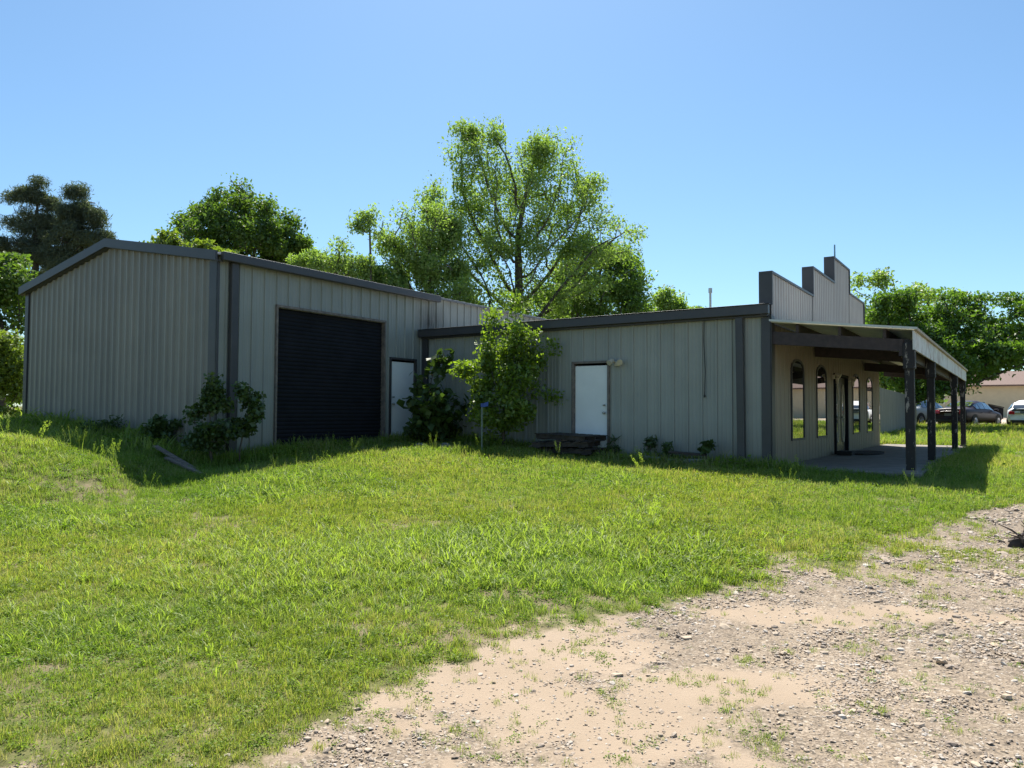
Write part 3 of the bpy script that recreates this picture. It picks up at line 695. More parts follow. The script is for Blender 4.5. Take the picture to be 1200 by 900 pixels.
tree_px('broadleaf_tree', 'low light green tree just above the garage roof, left of the maple', 'tree', 190, 30,
        [(188, 287, 20, 1, .7), (230, 300, 30, 1.3, .6), (170, 300, 14, 1, 1)], n_att=350, step=.3, leaves=6500, lsize=.17, spread=.22, leafmat=F_bushl, trunk_r=.1)
tree_px('locust_tree', 'feathery small tree above the garage roof, between the maple and the tall sapling', 'tree', 392, 29,
        [(395, 298, 22, 1, .9), (370, 310, 26, 1.1, .8), (410, 320, 30, 1, .8), (350, 312, 14, 1, .7)], n_att=450, step=.25, leaves=9500, lsize=.13, spread=.2, leafmat=F_airy, trunk_r=.09, aspect=.4)
tree_px('sapling_tree', 'tall thin sapling with a small umbrella crown on a bare stem above the garage roof', 'tree', 434, 29,
        [(420, 250, 9, 1.1, .8), (434, 244, 9, 1.2, .7), (446, 254, 8, 1.1, .7), (428, 264, 10, 1.3, .6), (445, 270, 6, 1.2, .7), (414, 268, 6, 1.2, .7)], n_att=150, step=.18, leaves=1500, lsize=.13, spread=.17, leafmat=F_airy, trunk_r=.04, trunk_top=.72, min_r=.01, aspect=.4)
tree_px('broadleaf_tree', 'low leafy tree along the garage roofline below the thin sapling', 'tree', 440, 30,
        [(435, 322, 18, 1.3, .7), (455, 335, 22, 1.2, .6), (415, 335, 20, 1.2, .6)], n_att=300, step=.28, leaves=6000, lsize=.15, spread=.22, leafmat=F_tree, trunk_r=.09)
for (px, lab, lst) in ((37, 'dark pine at the far left edge, left of the pair', [(39, 218, 11, 1, 1), (32, 236, 15, 1.1, .8), (10, 232, 11, 1.1, .8), (54, 238, 11, 1, .8), (22, 262, 24, 1.1, .7), (54, 268, 17, 1, .8), (0, 262, 16, 1, .8), (20, 292, 26, 1.2, .6), (52, 302, 20, 1, .7), (-4, 296, 18, 1, .7), (30, 335, 30, 1.2, .6)]),
                       (90, 'dark pine behind the garage gable, right of the pair', [(90, 220, 11, 1, 1), (76, 232, 12, 1, .8), (104, 238, 13, 1.1, .8), (88, 252, 22, 1.1, .7), (112, 262, 12, 1.1, .7), (68, 262, 12, 1, .7), (84, 284, 28, 1.2, .6), (120, 280, 13, 1.3, .5), (78, 312, 24, 1.2, .6)])):
    tree_px('pine_tree', lab, 'pine tree', px, 46, lst, n_att=1100, step=.36, leaves=60000, lsize=.22, spread=.28, clump=.4, leafmat=F_pine, bark=M_barkd, trunk_r=.24, trunk_top=.92, aspect=.14, up=.1, group=None, drift=0)
tree_px('broadleaf_tree', 'dusky grey-green tree at the left edge below the pines', 'tree', 2, 27,
        [(0, 325, 30, 1, 1), (12, 370, 28, 1, .9), (-30, 340, 45, 1, 1), (5, 420, 30, 1, .8)], n_att=600, step=.28, leaves=15000, lsize=.15, spread=.24, leafmat=F_dark, trunk_r=.15)
tree_px('bush', 'bright yellow-green bush against the left end of the gable wall', 'bush', -2, 21,
        [(2, 415, 26, 1, 1), (14, 455, 22, 1, 1), (-30, 430, 45, 1, 1), (0, 490, 28, 1.2, .6), (18, 400, 12, 1, 1)], n_att=600, step=.2, leaves=17000, lsize=.12, spread=.18, leafmat=F_bushl, trunk_r=.06, trunk_top=.2)
# right-hand trees
tree_px('elm_tree', 'big dense green tree behind the porch at right, in front of the beige house', 'tree', 1062, 39,
        [(1050, 368, 30, 1, .9), (1085, 375, 38, 1.1, .8), (1030, 350, 14, 1, .8), (1062, 342, 16, 1, .7), (1100, 345, 17, 1, .9), (1132, 352, 12, 1.2, .8), (1158, 362, 14, 1, .8), (1188, 352, 16, 1, .9), (1130, 385, 36, 1, .8), (1170, 388, 30, 1, .8), (1200, 372, 34, 1, .9), (1120, 415, 50, 1.4, .7), (1060, 420, 40, 1.1, .9), (1230, 400, 34, 1, .8), (1175, 415, 24, 1, .6), (1085, 450, 36, 1.2, .5), (1135, 448, 16, 1, .7)],
        n_att=1300, step=.34, leaves=66000, lsize=.17, spread=.28, clump=.5, leafmat=F_right, bark=M_barkd, trunk_r=.3, trunk_top=.25, shell=.3, drift=0)
tree_px('sparse_tree', 'pale airy tree rising behind the false front, left of the big dense tree', 'tree', 1045, 50,
        [(1035, 330, 20, 1, .9), (1010, 335, 18, 1, 1), (1075, 345, 24, 1.1, .7), (1040, 365, 34, 1.2, .8), (1115, 345, 18, 1, .6)], n_att=600, step=.42, leaves=6500, lsize=.2, spread=.34, leafmat=F_airy, trunk_r=.14, min_r=.014)
# plants against the walls
tree_px('sapling_tree', 'leafy sapling in front of the shop wall, top bright in the sun', 'tree', 590, 17.1,
        [(602, 352, 13, 1.1, 1), (580, 372, 12, 1.2, .8), (605, 385, 16, 1, 1), (572, 402, 14, 1.2, .8), (600, 412, 16, 1, .9), (628, 398, 12, 1.2, .7), (648, 398, 7, 1.6, .5), (625, 425, 16, 1.1, .7), (600, 445, 28, 1.1, .8), (548, 430, 12, 1.5, .6), (535, 440, 7, 1.4, .6), (565, 450, 14, 1.1, .9), (655, 466, 9, 1.8, .6), (590, 480, 34, 1, .7), (562, 485, 16, 1, .9), (575, 505, 12, 1, 1)],
        n_att=800, step=.13, leaves=13000, lsize=.085, spread=.125, clump=.8, leafmat=F_sap, trunk_r=.04, min_r=.004, trunk_top=.3, aspect=.6)
tree_px('young_tree', 'broad-leaved dark young tree in the corner between garage door and shop wall', 'tree', 512, 18.3,
        [(520, 415, 10, 1.3, .6), (505, 440, 22, 1, .8), (512, 475, 32, 1, 1), (485, 460, 12, 1.3, .6), (535, 480, 18, 1, 1), (510, 505, 34, 1.1, .5)],
        n_att=260, step=.14, leaves=1250, lsize=.19, spread=.13, leafmat=F_vine, trunk_r=.035, min_r=.005, aspect=.75, up=.8)
tree_px('climbing_vine', 'dark dense vine climbing the garage corner', 'vine', 250, 14.0,
        [(248, 450, 7, 1, 2), (242, 478, 13, 1, 1.1), (262, 472, 8, 1, 1.3), (254, 506, 20, 1.2, .8), (234, 517, 14, 1.3, .6), (225, 492, 6, 1.6, .6)],
        n_att=420, step=.09, leaves=4200, lsize=.07, spread=.085, clump=.5, leafmat=F_vine, trunk_r=.03, min_r=.003, aspect=.8)
tree_px('young_tree', 'small sapling beside the vine at the left of the garage roll-up door', 'tree', 281, 14.2,
        [(292, 470, 15, 1.1, 1), (300, 485, 13, 1, .9), (280, 455, 9, 1, 1), (285, 500, 14, 1.2, .9)],
        n_att=220, step=.09, leaves=1300, lsize=.09, spread=.07, leafmat=F_vine, trunk_r=.018, min_r=.003, aspect=.7)
tree_px('shrub', 'small dark shrub at the foot of the gable wall', 'shrub', 188, 15.0,
        [(188, 503, 16, 1.3, .8), (180, 510, 14, 1.2, .7)], n_att=160, step=.08, leaves=1100, lsize=.085, spread=.07, leafmat=F_vine, trunk_r=.015, min_r=.003, aspect=.7)
tree_px('shrub', 'dark weedy shrub by the gable wall, behind the tall lit seed stalks', 'shrub', 120, 16.0,
        [(115, 505, 14, 1.6, .7), (135, 500, 12, 1, .9)], n_att=160, step=.08, leaves=1100, lsize=.07, spread=.08, leafmat=F_vine, trunk_r=.012, min_r=.003, aspect=.35)
for px, d, h, lab in ((720, 16.5, 14, 'narrow-leaved weed at the right foot of the white shop door'), (762, 15.9, 14, 'narrow-leaved weed by the concrete blocks, between the door weed and the lone big-leafed plant'), (782, 15.6, 9, 'shortest weed growing over the concrete blocks by the shop wall')):
    tree_px('weed_plant', lab, 'weed', px, d, [(px, 532-h, h*.9, .45, 1.1), (px+3, 530, h*.5, 1.2, .8), (px-4, 526, h*.5, .6, 1)], n_att=36, step=.07, leaves=120, lsize=.15, spread=.06, leafmat=F_vine, trunk_r=.01, min_r=.003, aspect=.22)
tree_px('weed_plant', 'big-leafed weed by the shop wall at the right end of the concrete blocks', 'weed', 828, 15.0, [(828, 522, 9, 1.1, .6), (826, 530, 6, 1, 1)], n_att=40, step=.06, leaves=42, lsize=.2, spread=.06, leafmat=F_vine, trunk_r=.01, min_r=.004, aspect=.7, up=.8)

# ------------------------------------------------------------------ loose things
def plank(name, a, b, w_, th, mat, label, cat='plank', group=None):
    a = np.asarray(a, float); b = np.asarray(b, float); d = b-a; L = np.linalg.norm(d); d /= L; s_ = np.cross(Z, d); s_ /= np.linalg.norm(s_); n_ = np.cross(d, s_)
    mb = MB(); mb.box(a-s_*w_/2, d*L, s_*w_, n_*th); o = origin_at(mb.build(name, mat, bevel=.006), a); return tag(o, label, cat, group)
def gp(px, d, dz=0): x, y = TX(px, d); return np.array([x, y, float(gz(x, y))+dz])
plank('plank', gp(183, 14.1, .24), gp(236, 13.3, .02), .11, .03, M_wood, 'grey board leaning on the grass, upper of two by the gable wall')
plank('plank', gp(196, 13.7, .10), gp(238, 13.0, .03), .09, .04, M_wood, 'narrow pale board lying lower, below the other board by the gable wall')
def pallet(label, c, yaw, tilt):
    ax = np.array([cos(yaw), sin(yaw), 0])*cos(tilt)+Z*sin(tilt); ay = np.array([-sin(yaw), cos(yaw), 0]); az = np.cross(ax, ay); mb = MB()
    for k in range(3): mb.cbox(c+ay*(k-1)*.42+az*.055, 1.25, .04, .085, ax, ay, az)
    for k in range(7): mb.cbox(c+ax*(k-3)*.19+az*.108, .12, .98, .018, ax, ay, az)
    for k in range(3): mb.cbox(c+ax*(k-1)*.5+az*.002, .12, .98, .018, ax, ay, az)
    o = origin_at(mb.build('pallet', M_woodd), c); return tag(o, label, 'pallet')
pc = gp(672, 16.55, .10)
pallet('dark wooden pallet, bottom of the stack before the white shop door', pc, -.55, .0)
pallet('dark wooden pallet, middle of the stack before the white shop door', pc+np.array([-.15, -.05, .14]), -.42, .02)
pallet('weathered pallet skewed on top of the stack before the white shop door', pc+np.array([-.05, .02, .29]), -.68, -.03)
plank('plank', pc+np.array([-.95, .0, .12]), pc+np.array([.2, -.45, .35]), .13, .035, M_wood, 'loose grey board leaning across the pallet stack')
for k, (px, d, L, lab) in enumerate(((757, 15.75, .62, 'left concrete block in the row at the shop wall'), (805, 15.3, .75, 'right concrete block under the dark plank at the shop wall'))):
    c = gp(px, d, .12); mb = MB(); aa = (0.1 if k else -.12); mb.cbox(c-Z*.05, L, .25, .26, -v*cos(aa)+Z*sin(aa)*.4, u, Z); o = origin_at(mb.build('concrete_block', M_concl, bevel=.02), c); tag(o, lab, 'block')
c0 = gp(785, 15.5, .29); plank('plank', c0, gp(826, 15.05, .27), .18, .045, M_woodd, 'dark plank lying on the right concrete block')
for px, d, s_, lab in ((493, 17.0, .10, 'pale broken concrete lump in the shade left of the steel stake'), (522, 17.1, .08, 'smaller pale lump in the shade between the steel stake and the bigger lump')):
    c = gp(px, d, .07); mb = MB(); ring = []
    for j, (zz, rr) in enumerate(((-.08, 1), (0, 1.15), (.06, .9), (.09, .35))):
        ring.append([c+np.array([cos(t*pi/4)*s_*1.4*rr*random.uniform(.8, 1.2), sin(t*pi/4)*s_*rr, zz]) for t in range(8)])
    mb.add([p for r in ring for p in r], [(j*8+i, j*8+(i+1) % 8, j*8+8+(i+1) % 8, j*8+8+i) for j in range(3) for i in range(8)]+[tuple(range(24, 32))])
    o = origin_at(mb.build('rubble_lump', M_concl), c); tag(o, lab, 'rubble')
c = gp(565, 16.2); st = empty('survey_stake', c, 'thin steel stake with blue ribbon standing in front of the sapling', 'stake')
mb = MB(); mb.tube([c-Z*.1, c+Z*.98], .017, 8); mb.build('stake_post', simple('weathered green steel', (.17, .20, .17), .7, .3), st)
mb = MB(); mb.tube([c+Z*.98, c+Z*1.06], .03, 8); mb.prism([c+Z*1.06+np.array([.02, -.03, 0]), c+Z*1.1+np.array([.14, -.05, 0]), c+Z*1.0+np.array([.13, -.06, 0]), c+Z*.98+np.array([.02, -.03, 0])], (0, .004, 0)); mb.build('ribbon', M_blue, st)
# brush heap at the right edge: tangled roots and clods
c = gp(1204, 8.2); mb = MB()
hq = random.Random(5); rings = []
for zz, rr in ((-.08, .34), (-.01, .30), (.05, .24), (.10, .17), (.15, .06)):
    rings.append([c+np.array([.1+cos(t*pi/9)*rr*hq.uniform(.6, 1.2), sin(t*pi/9)*rr*hq.uniform(.6, 1.2), zz+hq.uniform(-.02, .03)]) for t in range(18)])
mb.add([p for q_ in rings for p in q_], [(a_*18+b_, a_*18+(b_+1) % 18, a_*18+18+(b_+1) % 18, a_*18+18+b_) for a_ in range(4) for b_ in range(18)]+[tuple(range(72, 90))])
for k in range(90):
    a0 = c+np.array([.1+random.uniform(-.17, .17), random.uniform(-.14, .14), random.uniform(0, .08)]); dd = np.array([random.gauss(0, 1), random.gauss(0, 1), random.gauss(.2, .6)]); dd /= np.linalg.norm(dd)
    L = random.uniform(.08, .3); mb.tube([a0, a0+dd*L*.5+np.array([0, 0, .02]), a0+dd*L], [.012, .009, .003], 4)
for k in range(14):
    a0 = c+np.array([.1+random.uniform(-.2, .2), random.uniform(-.18, .18), .03+random.uniform(0, .05)]); r_ = random.uniform(.04, .08)
    mb.tube([a0-Z*r_, a0-Z*r_*.5, a0+Z*r_*.4, a0+Z*r_], [r_*.5, r_, r_*.9, r_*.3], 6)
o = origin_at(mb.build('brush_heap', M_woodd), c); tag(o, 'dark brown heap of roots and clods on the gravel at the right edge', 'brush heap')

# wooden fence beyond the shop
f0 = np.array([15.2, 31.4, 0]); f1 = np.array([21.6, 40.6, 0]); fd = (f1-f0); FL = np.linalg.norm(fd); fd = fd/FL; fn_ = np.array([fd[1], -fd[0], 0])
fe = empty('board_fence', P(f0, float(gz(*f0[:2]))), 'weathered tan board fence running back beyond the shop', 'fence')
s = 0
mb = MB()
while s < FL:
    p = f0+fd*s; zb_ = float(gz(p[0], p[1])); mb.box(P(p, zb_-.1), fd*.138, fn_*.02, Z*(E+1.16-.015*s-zb_+.1+random.uniform(-.01, .01))); s += .142
mb.build('fence_boards', M_fence, fe)
mb = MB()
for h in (.3, 1.2): 
    mb.box(P(f0-fn_*.04, .9+h), fd*FL, -fn_*.04, Z*.09)
mb.build('rail', M_wood, fe)
for s in np.arange(0, FL, 2.4):
    p = f0+fd*s; mb = MB(); mb.box(P(p-fn_*.09, .6), fd*.09, -fn_*.09, Z*1.9); mb.build('post', M_wood, fe)

# beige house
def house(name, label, o, d, L, W, hw, hr, wallm, roofm):
    d = np.asarray(d, float); d /= np.linalg.norm(d); nn = np.array([-d[1], d[0], 0]); o = np.array([o[0], o[1], 0]); gzv = float(gz(o[0], o[1])); b = gzv-.4
    e = empty(name, P(o, gzv), label, 'house')
    mb = MB(); mb.box(P(o, b), d*L, nn*W, Z*(hw+.4)); 
    mb.prism([P(o, gzv+hw), P(o+nn*W, gzv+hw), P(o+nn*W/2, gzv+hw+hr)], d*L); mb.build('wall', wallm, e)
    mb = MB()
    for sgn in (0, 1):
        q0 = o-d*.5+nn*(-.5 if sgn == 0 else W+.5); q1 = o-d*.5+nn*W/2; sl = hr/(W/2)
        a_ = P(q0, gzv+hw-.5*sl+.02); b_ = P(q1, gzv+hw+hr+.02); mb.prism([a_, b_, b_+Z*.12, a_+Z*.12], d*(L+1))
    mb.build('roof', roofm, e); return e, o, d, nn, gzv
hd = np.array([.85, -.52, 0]); e, ho, d_, n_, hz = house('house', 'beige stucco house with brown shingle roof beyond the parked cars', (30.5, 62), hd, 24, 9, 2.35, 1.15, M_beige, M_brownroof)
mb = MB(); mb.box(P(ho+d_*11-n_*.02, hz+2.0), d_*1.2, -n_*.03, Z*.0+Z*.5); mb.build('gable_vent', M_frame, e)
for s in (3, 14, 19):
    mb = MB(); mb.box(P(ho+d_*s-n_*.003, hz+.9), d_*1.2, -n_*.04, Z*1.1); wf = mb.build('window', M_white, e); mb = MB(); mb.box(P(ho+d_*(s+.06)-n_*.045, hz+.96), d_*1.08, -n_*.01, Z*.98); mb.build('pane', M_glass, wf)
e2, ho2, d2, n2, hz2 = house('house', 'distant low white house glimpsed between porch posts beyond the dark car', (33, 75), (1, -.2, 0), 6.5, 8, 2.3, 1.0, M_white, simple('grey shingles', (.2, .2, .2), .9))
mb = MB(); mb.box(P(ho2+d2*2-n2*.02, hz2+.8), d2*1.2, -n2*.03, Z*1.0); mb.build('window', M_glass, e2)
# dark bin by the beige house
bx, by = TX(1167, 55); bz = float(gz(bx, by)); e = empty('waste_bin', (bx, by, bz), 'black waste container with slanted lid against the beige house', 'bin'); X = np.array([.85, -.52, 0]); Y = np.array([.52, .85, 0]); c = np.array([bx, by, bz])
mb = MB(); mb.prism([c-X*.42-Y*.4, c+X*.42-Y*.4, c+X*.46-Y*.4+Z*.75, c-X*.46-Y*.4+Z*1.0], Y*.7); mb.build('container', M_black, e, bevel=.02)
mb = MB(); mb.prism([c-X*.5-Y*.45+Z*1.02, c+X*.5-Y*.45+Z*.77, c+X*.5-Y*.45+Z*.83, c-X*.5-Y*.45+Z*1.08], Y*.8); mb.build('lid', M_tyre, e)

# ------------------------------------------------------------------ cars
def car(label, x, y, heading, paint, hatch=False, name='parked_car'):
    """heading: clockwise from +Y in degrees. built at origin facing +x, then rotated"""
    z0 = float(gz(x, y)); e = empty(name, (0, 0, 0), label, 'car', 'cars parked beyond the lawn')
    # x, sill z, shoulder z, top z, half width, half width at top
    if hatch: st = [(-2.2, .45, .72, .80, .72, .5), (-2.12, .28, .95, 1.02, .83, .6), (-1.85, .24, 1.0, 1.22, .86, .6), (-1.2, .22, .98, 1.42, .88, .60), (-.3, .2, .95, 1.5, .88, .6), (.4, .2, .92, 1.44, .88, .58), (1.35, .22, .88, .94, .87, .62), (1.9, .24, .78, .82, .84, .6), (2.15, .3, .66, .70, .76, .5), (2.25, .42, .55, .58, .6, .4)]
    else: st = [(-2.4, .45, .78, .84, .72, .5), (-2.32, .28, .96, 1.0, .84, .62), (-2.0, .22, 1.0, 1.04, .87, .64), (-1.55, .2, 1.0, 1.07, .89, .64), (-.75, .2, .96, 1.38, .9, .60), (-.1, .2, .94, 1.45, .9, .6), (.5, .2, .92, 1.38, .9, .58), (1.3, .2, .88, .95, .89, .64), (1.95, .22, .80, .84, .86, .62), (2.25, .3, .68, .72, .78, .52), (2.38, .42, .56, .6, .6, .4)]
    def ring(s_):
        x_, zs, zh, zt, w_, wt = s_; h = [(w_*.94, zs), (w_, zs+.18), (w_*1.0, zh-.16), (w_*.95, zh), (wt, zt), (wt*.5, zt+.035)]
        return [(x_, a, b) for a, b in h]+[(x_, -a, b) for a, b in h[::-1]]
    fine = []
    for i in range(len(st)-1):
        for k in range(4):
            t = k/4; fine.append(tuple(st[i][j]*(1-t)+st[i+1][j]*t for j in range(6)))
    fine.append(st[-1]); mb = MB(); rg = [ring(s_) for s_ in fine]; m_ = 12
    mb.add([p for r in rg for p in r], [(i*m_+j, (i+1)*m_+j, (i+1)*m_+(j+1) % m_, i*m_+(j+1) % m_) for i in range(len(rg)-1) for j in range(m_)]+[tuple(range(m_))[::-1], tuple(range((len(rg)-1)*m_, len(rg)*m_))])
    body = mb.build('body', paint, e, smooth=True); md = body.modifiers.new('smooth', 'SUBSURF'); md.levels = 1; md.render_levels = 1
    # glass
    cab = [s_ for s_ in st if s_[3]-s_[2] > .15]; lo = st[st.index(cab[0])-1]; hi = st[st.index(cab[-1])+1]
    def lerp(a, b, t): return tuple(a[j]*(1-t)+b[j]*t for j in range(6))
    for sg in (1, -1):
        segs = [lerp(lo, cab[0], .45)]+cab+[lerp(cab[-1], hi, .6)]
        for i in range(len(segs)-1):
            a_, b_ = lerp(segs[i], segs[i+1], .05), lerp(segs[i], segs[i+1], .95); pts = []
            for s_, t in ((a_, .12), (b_, .12), (b_, .86), (a_, .86)):
                w_ = s_[4]*.95*(1-t)+s_[5]*t; z_ = s_[2]*(1-t)+s_[3]*t; pts.append((s_[0], sg*(w_+.012), z_+.004))
            mb = MB(); mb.prism(pts, (0, sg*.006, 0)); mb.build('side_window', M_carglass, e)
    for (a_, b_, nm) in ((cab[0], lo, 'rear_window'), (cab[-1], hi, 'windscreen')):
        p0, p1 = lerp(a_, b_, .08), lerp(a_, b_, .88); mb = MB()
        up = .012
        pts = [(p0[0], p0[5]*.92, p0[3]+up+.02), (p0[0], -p0[5]*.92, p0[3]+up+.02), (p1[0], -p1[5]*1.0, p1[3]+up+.02), (p1[0], p1[5]*1.0, p1[3]+up+.02)]
        mb.prism(pts, (0, 0, .012)); mb.build(nm, M_carglass, e)
    for wx in (-1.42, 1.42):
        for sg in (1, -1):
            mb = MB(); mb.tube([(wx, sg*.66, .33), (wx, sg*.70, .33), (wx, sg*.885, .33), (wx, sg*.905, .33)], [.30, .33, .33, .30], 24); wh = mb.build('wheel', M_tyre, e)
            mb = MB(); mb.tube([(wx, sg*.88, .33), (wx, sg*.915, .33)], [.21, .20], 20)
            for k in range(5):
                a_ = k*2*pi/5; mb.tube([(wx, sg*.92, .33), (wx+.2*cos(a_), sg*.912, .33+.2*sin(a_))], .02, 4)
            mb.build('rim', M_rim, wh)
            mb = MB(); n = 16; mb.prism([(wx+.385*cos(t*pi/n), sg*.895, .34+.385*sin(t*pi/n)) for t in range(n+1)]+[(wx-.385, sg*.895, .22), (wx+.385, sg*.895, .22)], (0, -sg*.03, 0)); mb.build('wheel_arch', M_tyre, e)
    xr = st[0][0]
    for sg in (1, -1):
        mb = MB(); mb.box((xr-.03, sg*.5, .74), (.16, 0, 0), (.04, sg*.26, 0), (.03, 0, .17)); mb.build('tail_light', M_red, e, bevel=.02)
        mb = MB(); mb.box((st[-1][0]-.22, sg*.42, .56), (.14, 0, 0), (-.06, sg*.26, 0), (-.03, 0, .13)); mb.build('headlight', M_lens, e, bevel=.02)
        mb = MB(); mb.cbox((.95, sg*.98, .95), .12, .2, .12); mb.build('mirror', paint, e, bevel=.03)
        for hx in (-.55, .45): mb = MB(); mb.cbox((hx, sg*.905, .80), .18, .03, .03); mb.build('handle', paint, e)
    mb = MB(); mb.box((xr-.025, -.25, .62 if not hatch else .78), (.03, 0, 0), (0, .5, 0), (0, 0, .14)); mb.build('number_plate', M_plate, e)
    mb = MB(); mb.box((xr-.04, -.7, .30), (.2, 0, 0), (0, 1.4, 0), (0, 0, .14)); mb.build('bumper', M_tyre, e, bevel=.03)
    if hatch: mb = MB(); mb.box((xr-.0, -.62, .93), (.1, 0, 0), (0, 1.24, 0), (.03, 0, .09)); mb.build('spoiler_band', M_carglass, e)
    e.location = (x, y, z0-.01); e.rotation_euler = (0, 0, R_(90-heading)); return e
xa, ya = TX(1136, 42.5); car('dark plum sedan parked beyond the lawn, seen between the porch posts', xa, ya, 54, M_cdark)
xa, ya = TX(1079, 45); car('silver sedan partly hidden by the fence end and the first porch post', xa, ya, 60, M_csilver)
xa, ya = TX(1206, 41.5); car('white hatchback cut by the right edge of the picture', xa, ya, 38, M_cwhite, True)
tree_px('broadleaf_tree', 'low dark tree behind the fence, under the porch roof', 'tree', 1055, 52, [(1055, 450, 26, 1.4, .9), (1020, 440, 30, 1, 1), (1090, 455, 20, 1.2, .8)], n_att=400, step=.4, leaves=9000, lsize=.26, spread=.35, leafmat=F_tree, trunk_r=.2)

# far tree belt: nobody could count it
tot = 42000; an = rng.uniform(-1.25, 1.25, tot); rd_ = rng.uniform(118, 150, tot); xx = rd_*np.sin(an); yy = rd_*np.cos(an)
hh = 4+5*fbm(an*14, rd_*.04, 1, 4, 77); zz = gz(xx, yy)+rng.random(tot)**.7*hh
keep = yy > 25; belt = leaf_mesh('tree_belt', np.stack([xx, yy, zz], -1)[keep], 1.15, F_tree, None, aspect=.8); tag(belt, 'far belt of trees along the horizon', 'tree belt', None, 'stuff')

# ------------------------------------------------------------------ grass, weeds, stones (scattered)
def clump_mesh(name, n, h, w_, rad, mat, droop=.5, seg=3, seeds=False, leafy=False):
    vs = []; fs = []; rv = []
    for k in range(n):
        a = random.random()*2*pi; r = rad*math.sqrt(random.random()); bx_, by_ = r*cos(a), r*sin(a); hh_ = h*random.uniform(.45, 1.1); ww = w_*random.uniform(.7, 1.2)
        da = random.random()*2*pi; dr = droop*random.uniform(.2, 1)*hh_; dx, dy = cos(da), sin(da); sx, sy = -dy, dx; rr = random.random()
        if leafy:
            z_ = hh_*random.random(); c = np.array([bx_+dx*.01, by_+dy*.01, z_+.01]); nrm = np.array([random.gauss(0, .5), random.gauss(0, .5), 1]); nrm /= np.linalg.norm(nrm)
            t_ = np.cross(nrm, (dx, dy, 0)); t_ /= np.linalg.norm(t_); d_2 = np.cross(nrm, t_); b0 = len(vs)
            for q in (c-d_2*ww, c+t_*ww*.7, c+d_2*ww, c-t_*ww*.7): vs.append(tuple(q)); rv.append(rr)
            fs.append((b0, b0+1, b0+2, b0+3)); continue
        b0 = len(vs)
        for i in range(seg+1):
            t = i/seg; px_, py_ = bx_+dx*dr*t*t, by_+dy*dr*t*t; pz_ = hh_*(t-.35*droop*t*t); wi = ww*(1-t)**.7*.5+.0003
            vs.append((px_+sx*wi, py_+sy*wi, pz_)); vs.append((px_-sx*wi, py_-sy*wi, pz_)); rv += [rr, rr]
        for i in range(seg): fs.append((b0+2*i, b0+2*i+1, b0+2*i+3, b0+2*i+2))
        if seeds:
            tip = np.array([bx_+dx*dr, by_+dy*dr, pz_])
            for q in range(16):
                c = tip-np.array([dx*dr*.3, dy*dr*.3, hh_*.35])*random.random()+np.array([random.gauss(0, .008), random.gauss(0, .008), 0]); b0 = len(vs)
                for dd in ((-.005, 0, 0), (0, .003, .010), (.005, 0, 0), (0, -.003, -.010)): vs.append(tuple(c+np.array(dd))); rv.append(.95)
                fs.append((b0, b0+1, b0+2, b0+3))
    m = bpy.data.meshes.new(name); m.from_pydata(vs, [], fs); m.materials.append(mat)
    at = m.attributes.new('rnd', 'FLOAT', 'POINT'); at.data.foreach_set('value', np.array(rv, np.float32)); m.update(); return m
def stone_mesh(name, seed, mat):
    r = np.random.default_rng(seed); import bmesh
    bm = bmesh.new(); bmesh.ops.create_icosphere(bm, subdivisions=1, radius=1)
    sq = np.array([1, r.uniform(.55, .95), r.uniform(.25, .6)])
    for vv in bm.verts: vv.co = Vector([float(c) for c in np.array(vv.co)*sq*r.uniform(.72, 1.15)])
    m = bpy.data.meshes.new(name); bm.to_mesh(m); bm.free(); m.materials.append(mat); return m
def rockmat():
    t = NT('gravel stones'); oi = t.n('ObjectInfo'); n = t.noise(2, 4)
    r = t.ramp(oi.outputs['Random'], [(0, (.12, .10, .09)), (.12, (.26, .22, .185)), (.4, (.42, .35, .27)), (.65, (.54, .42, .29)), (.85, (.48, .46, .42)), (1, (.62, .59, .54))])
    c = t.mix(n.outputs[0], r.outputs[0], (.34, .26, .19)); t.l(c, t.b.inputs['Base Color']); t.b.inputs['Roughness'].default_value = .9; return t.m
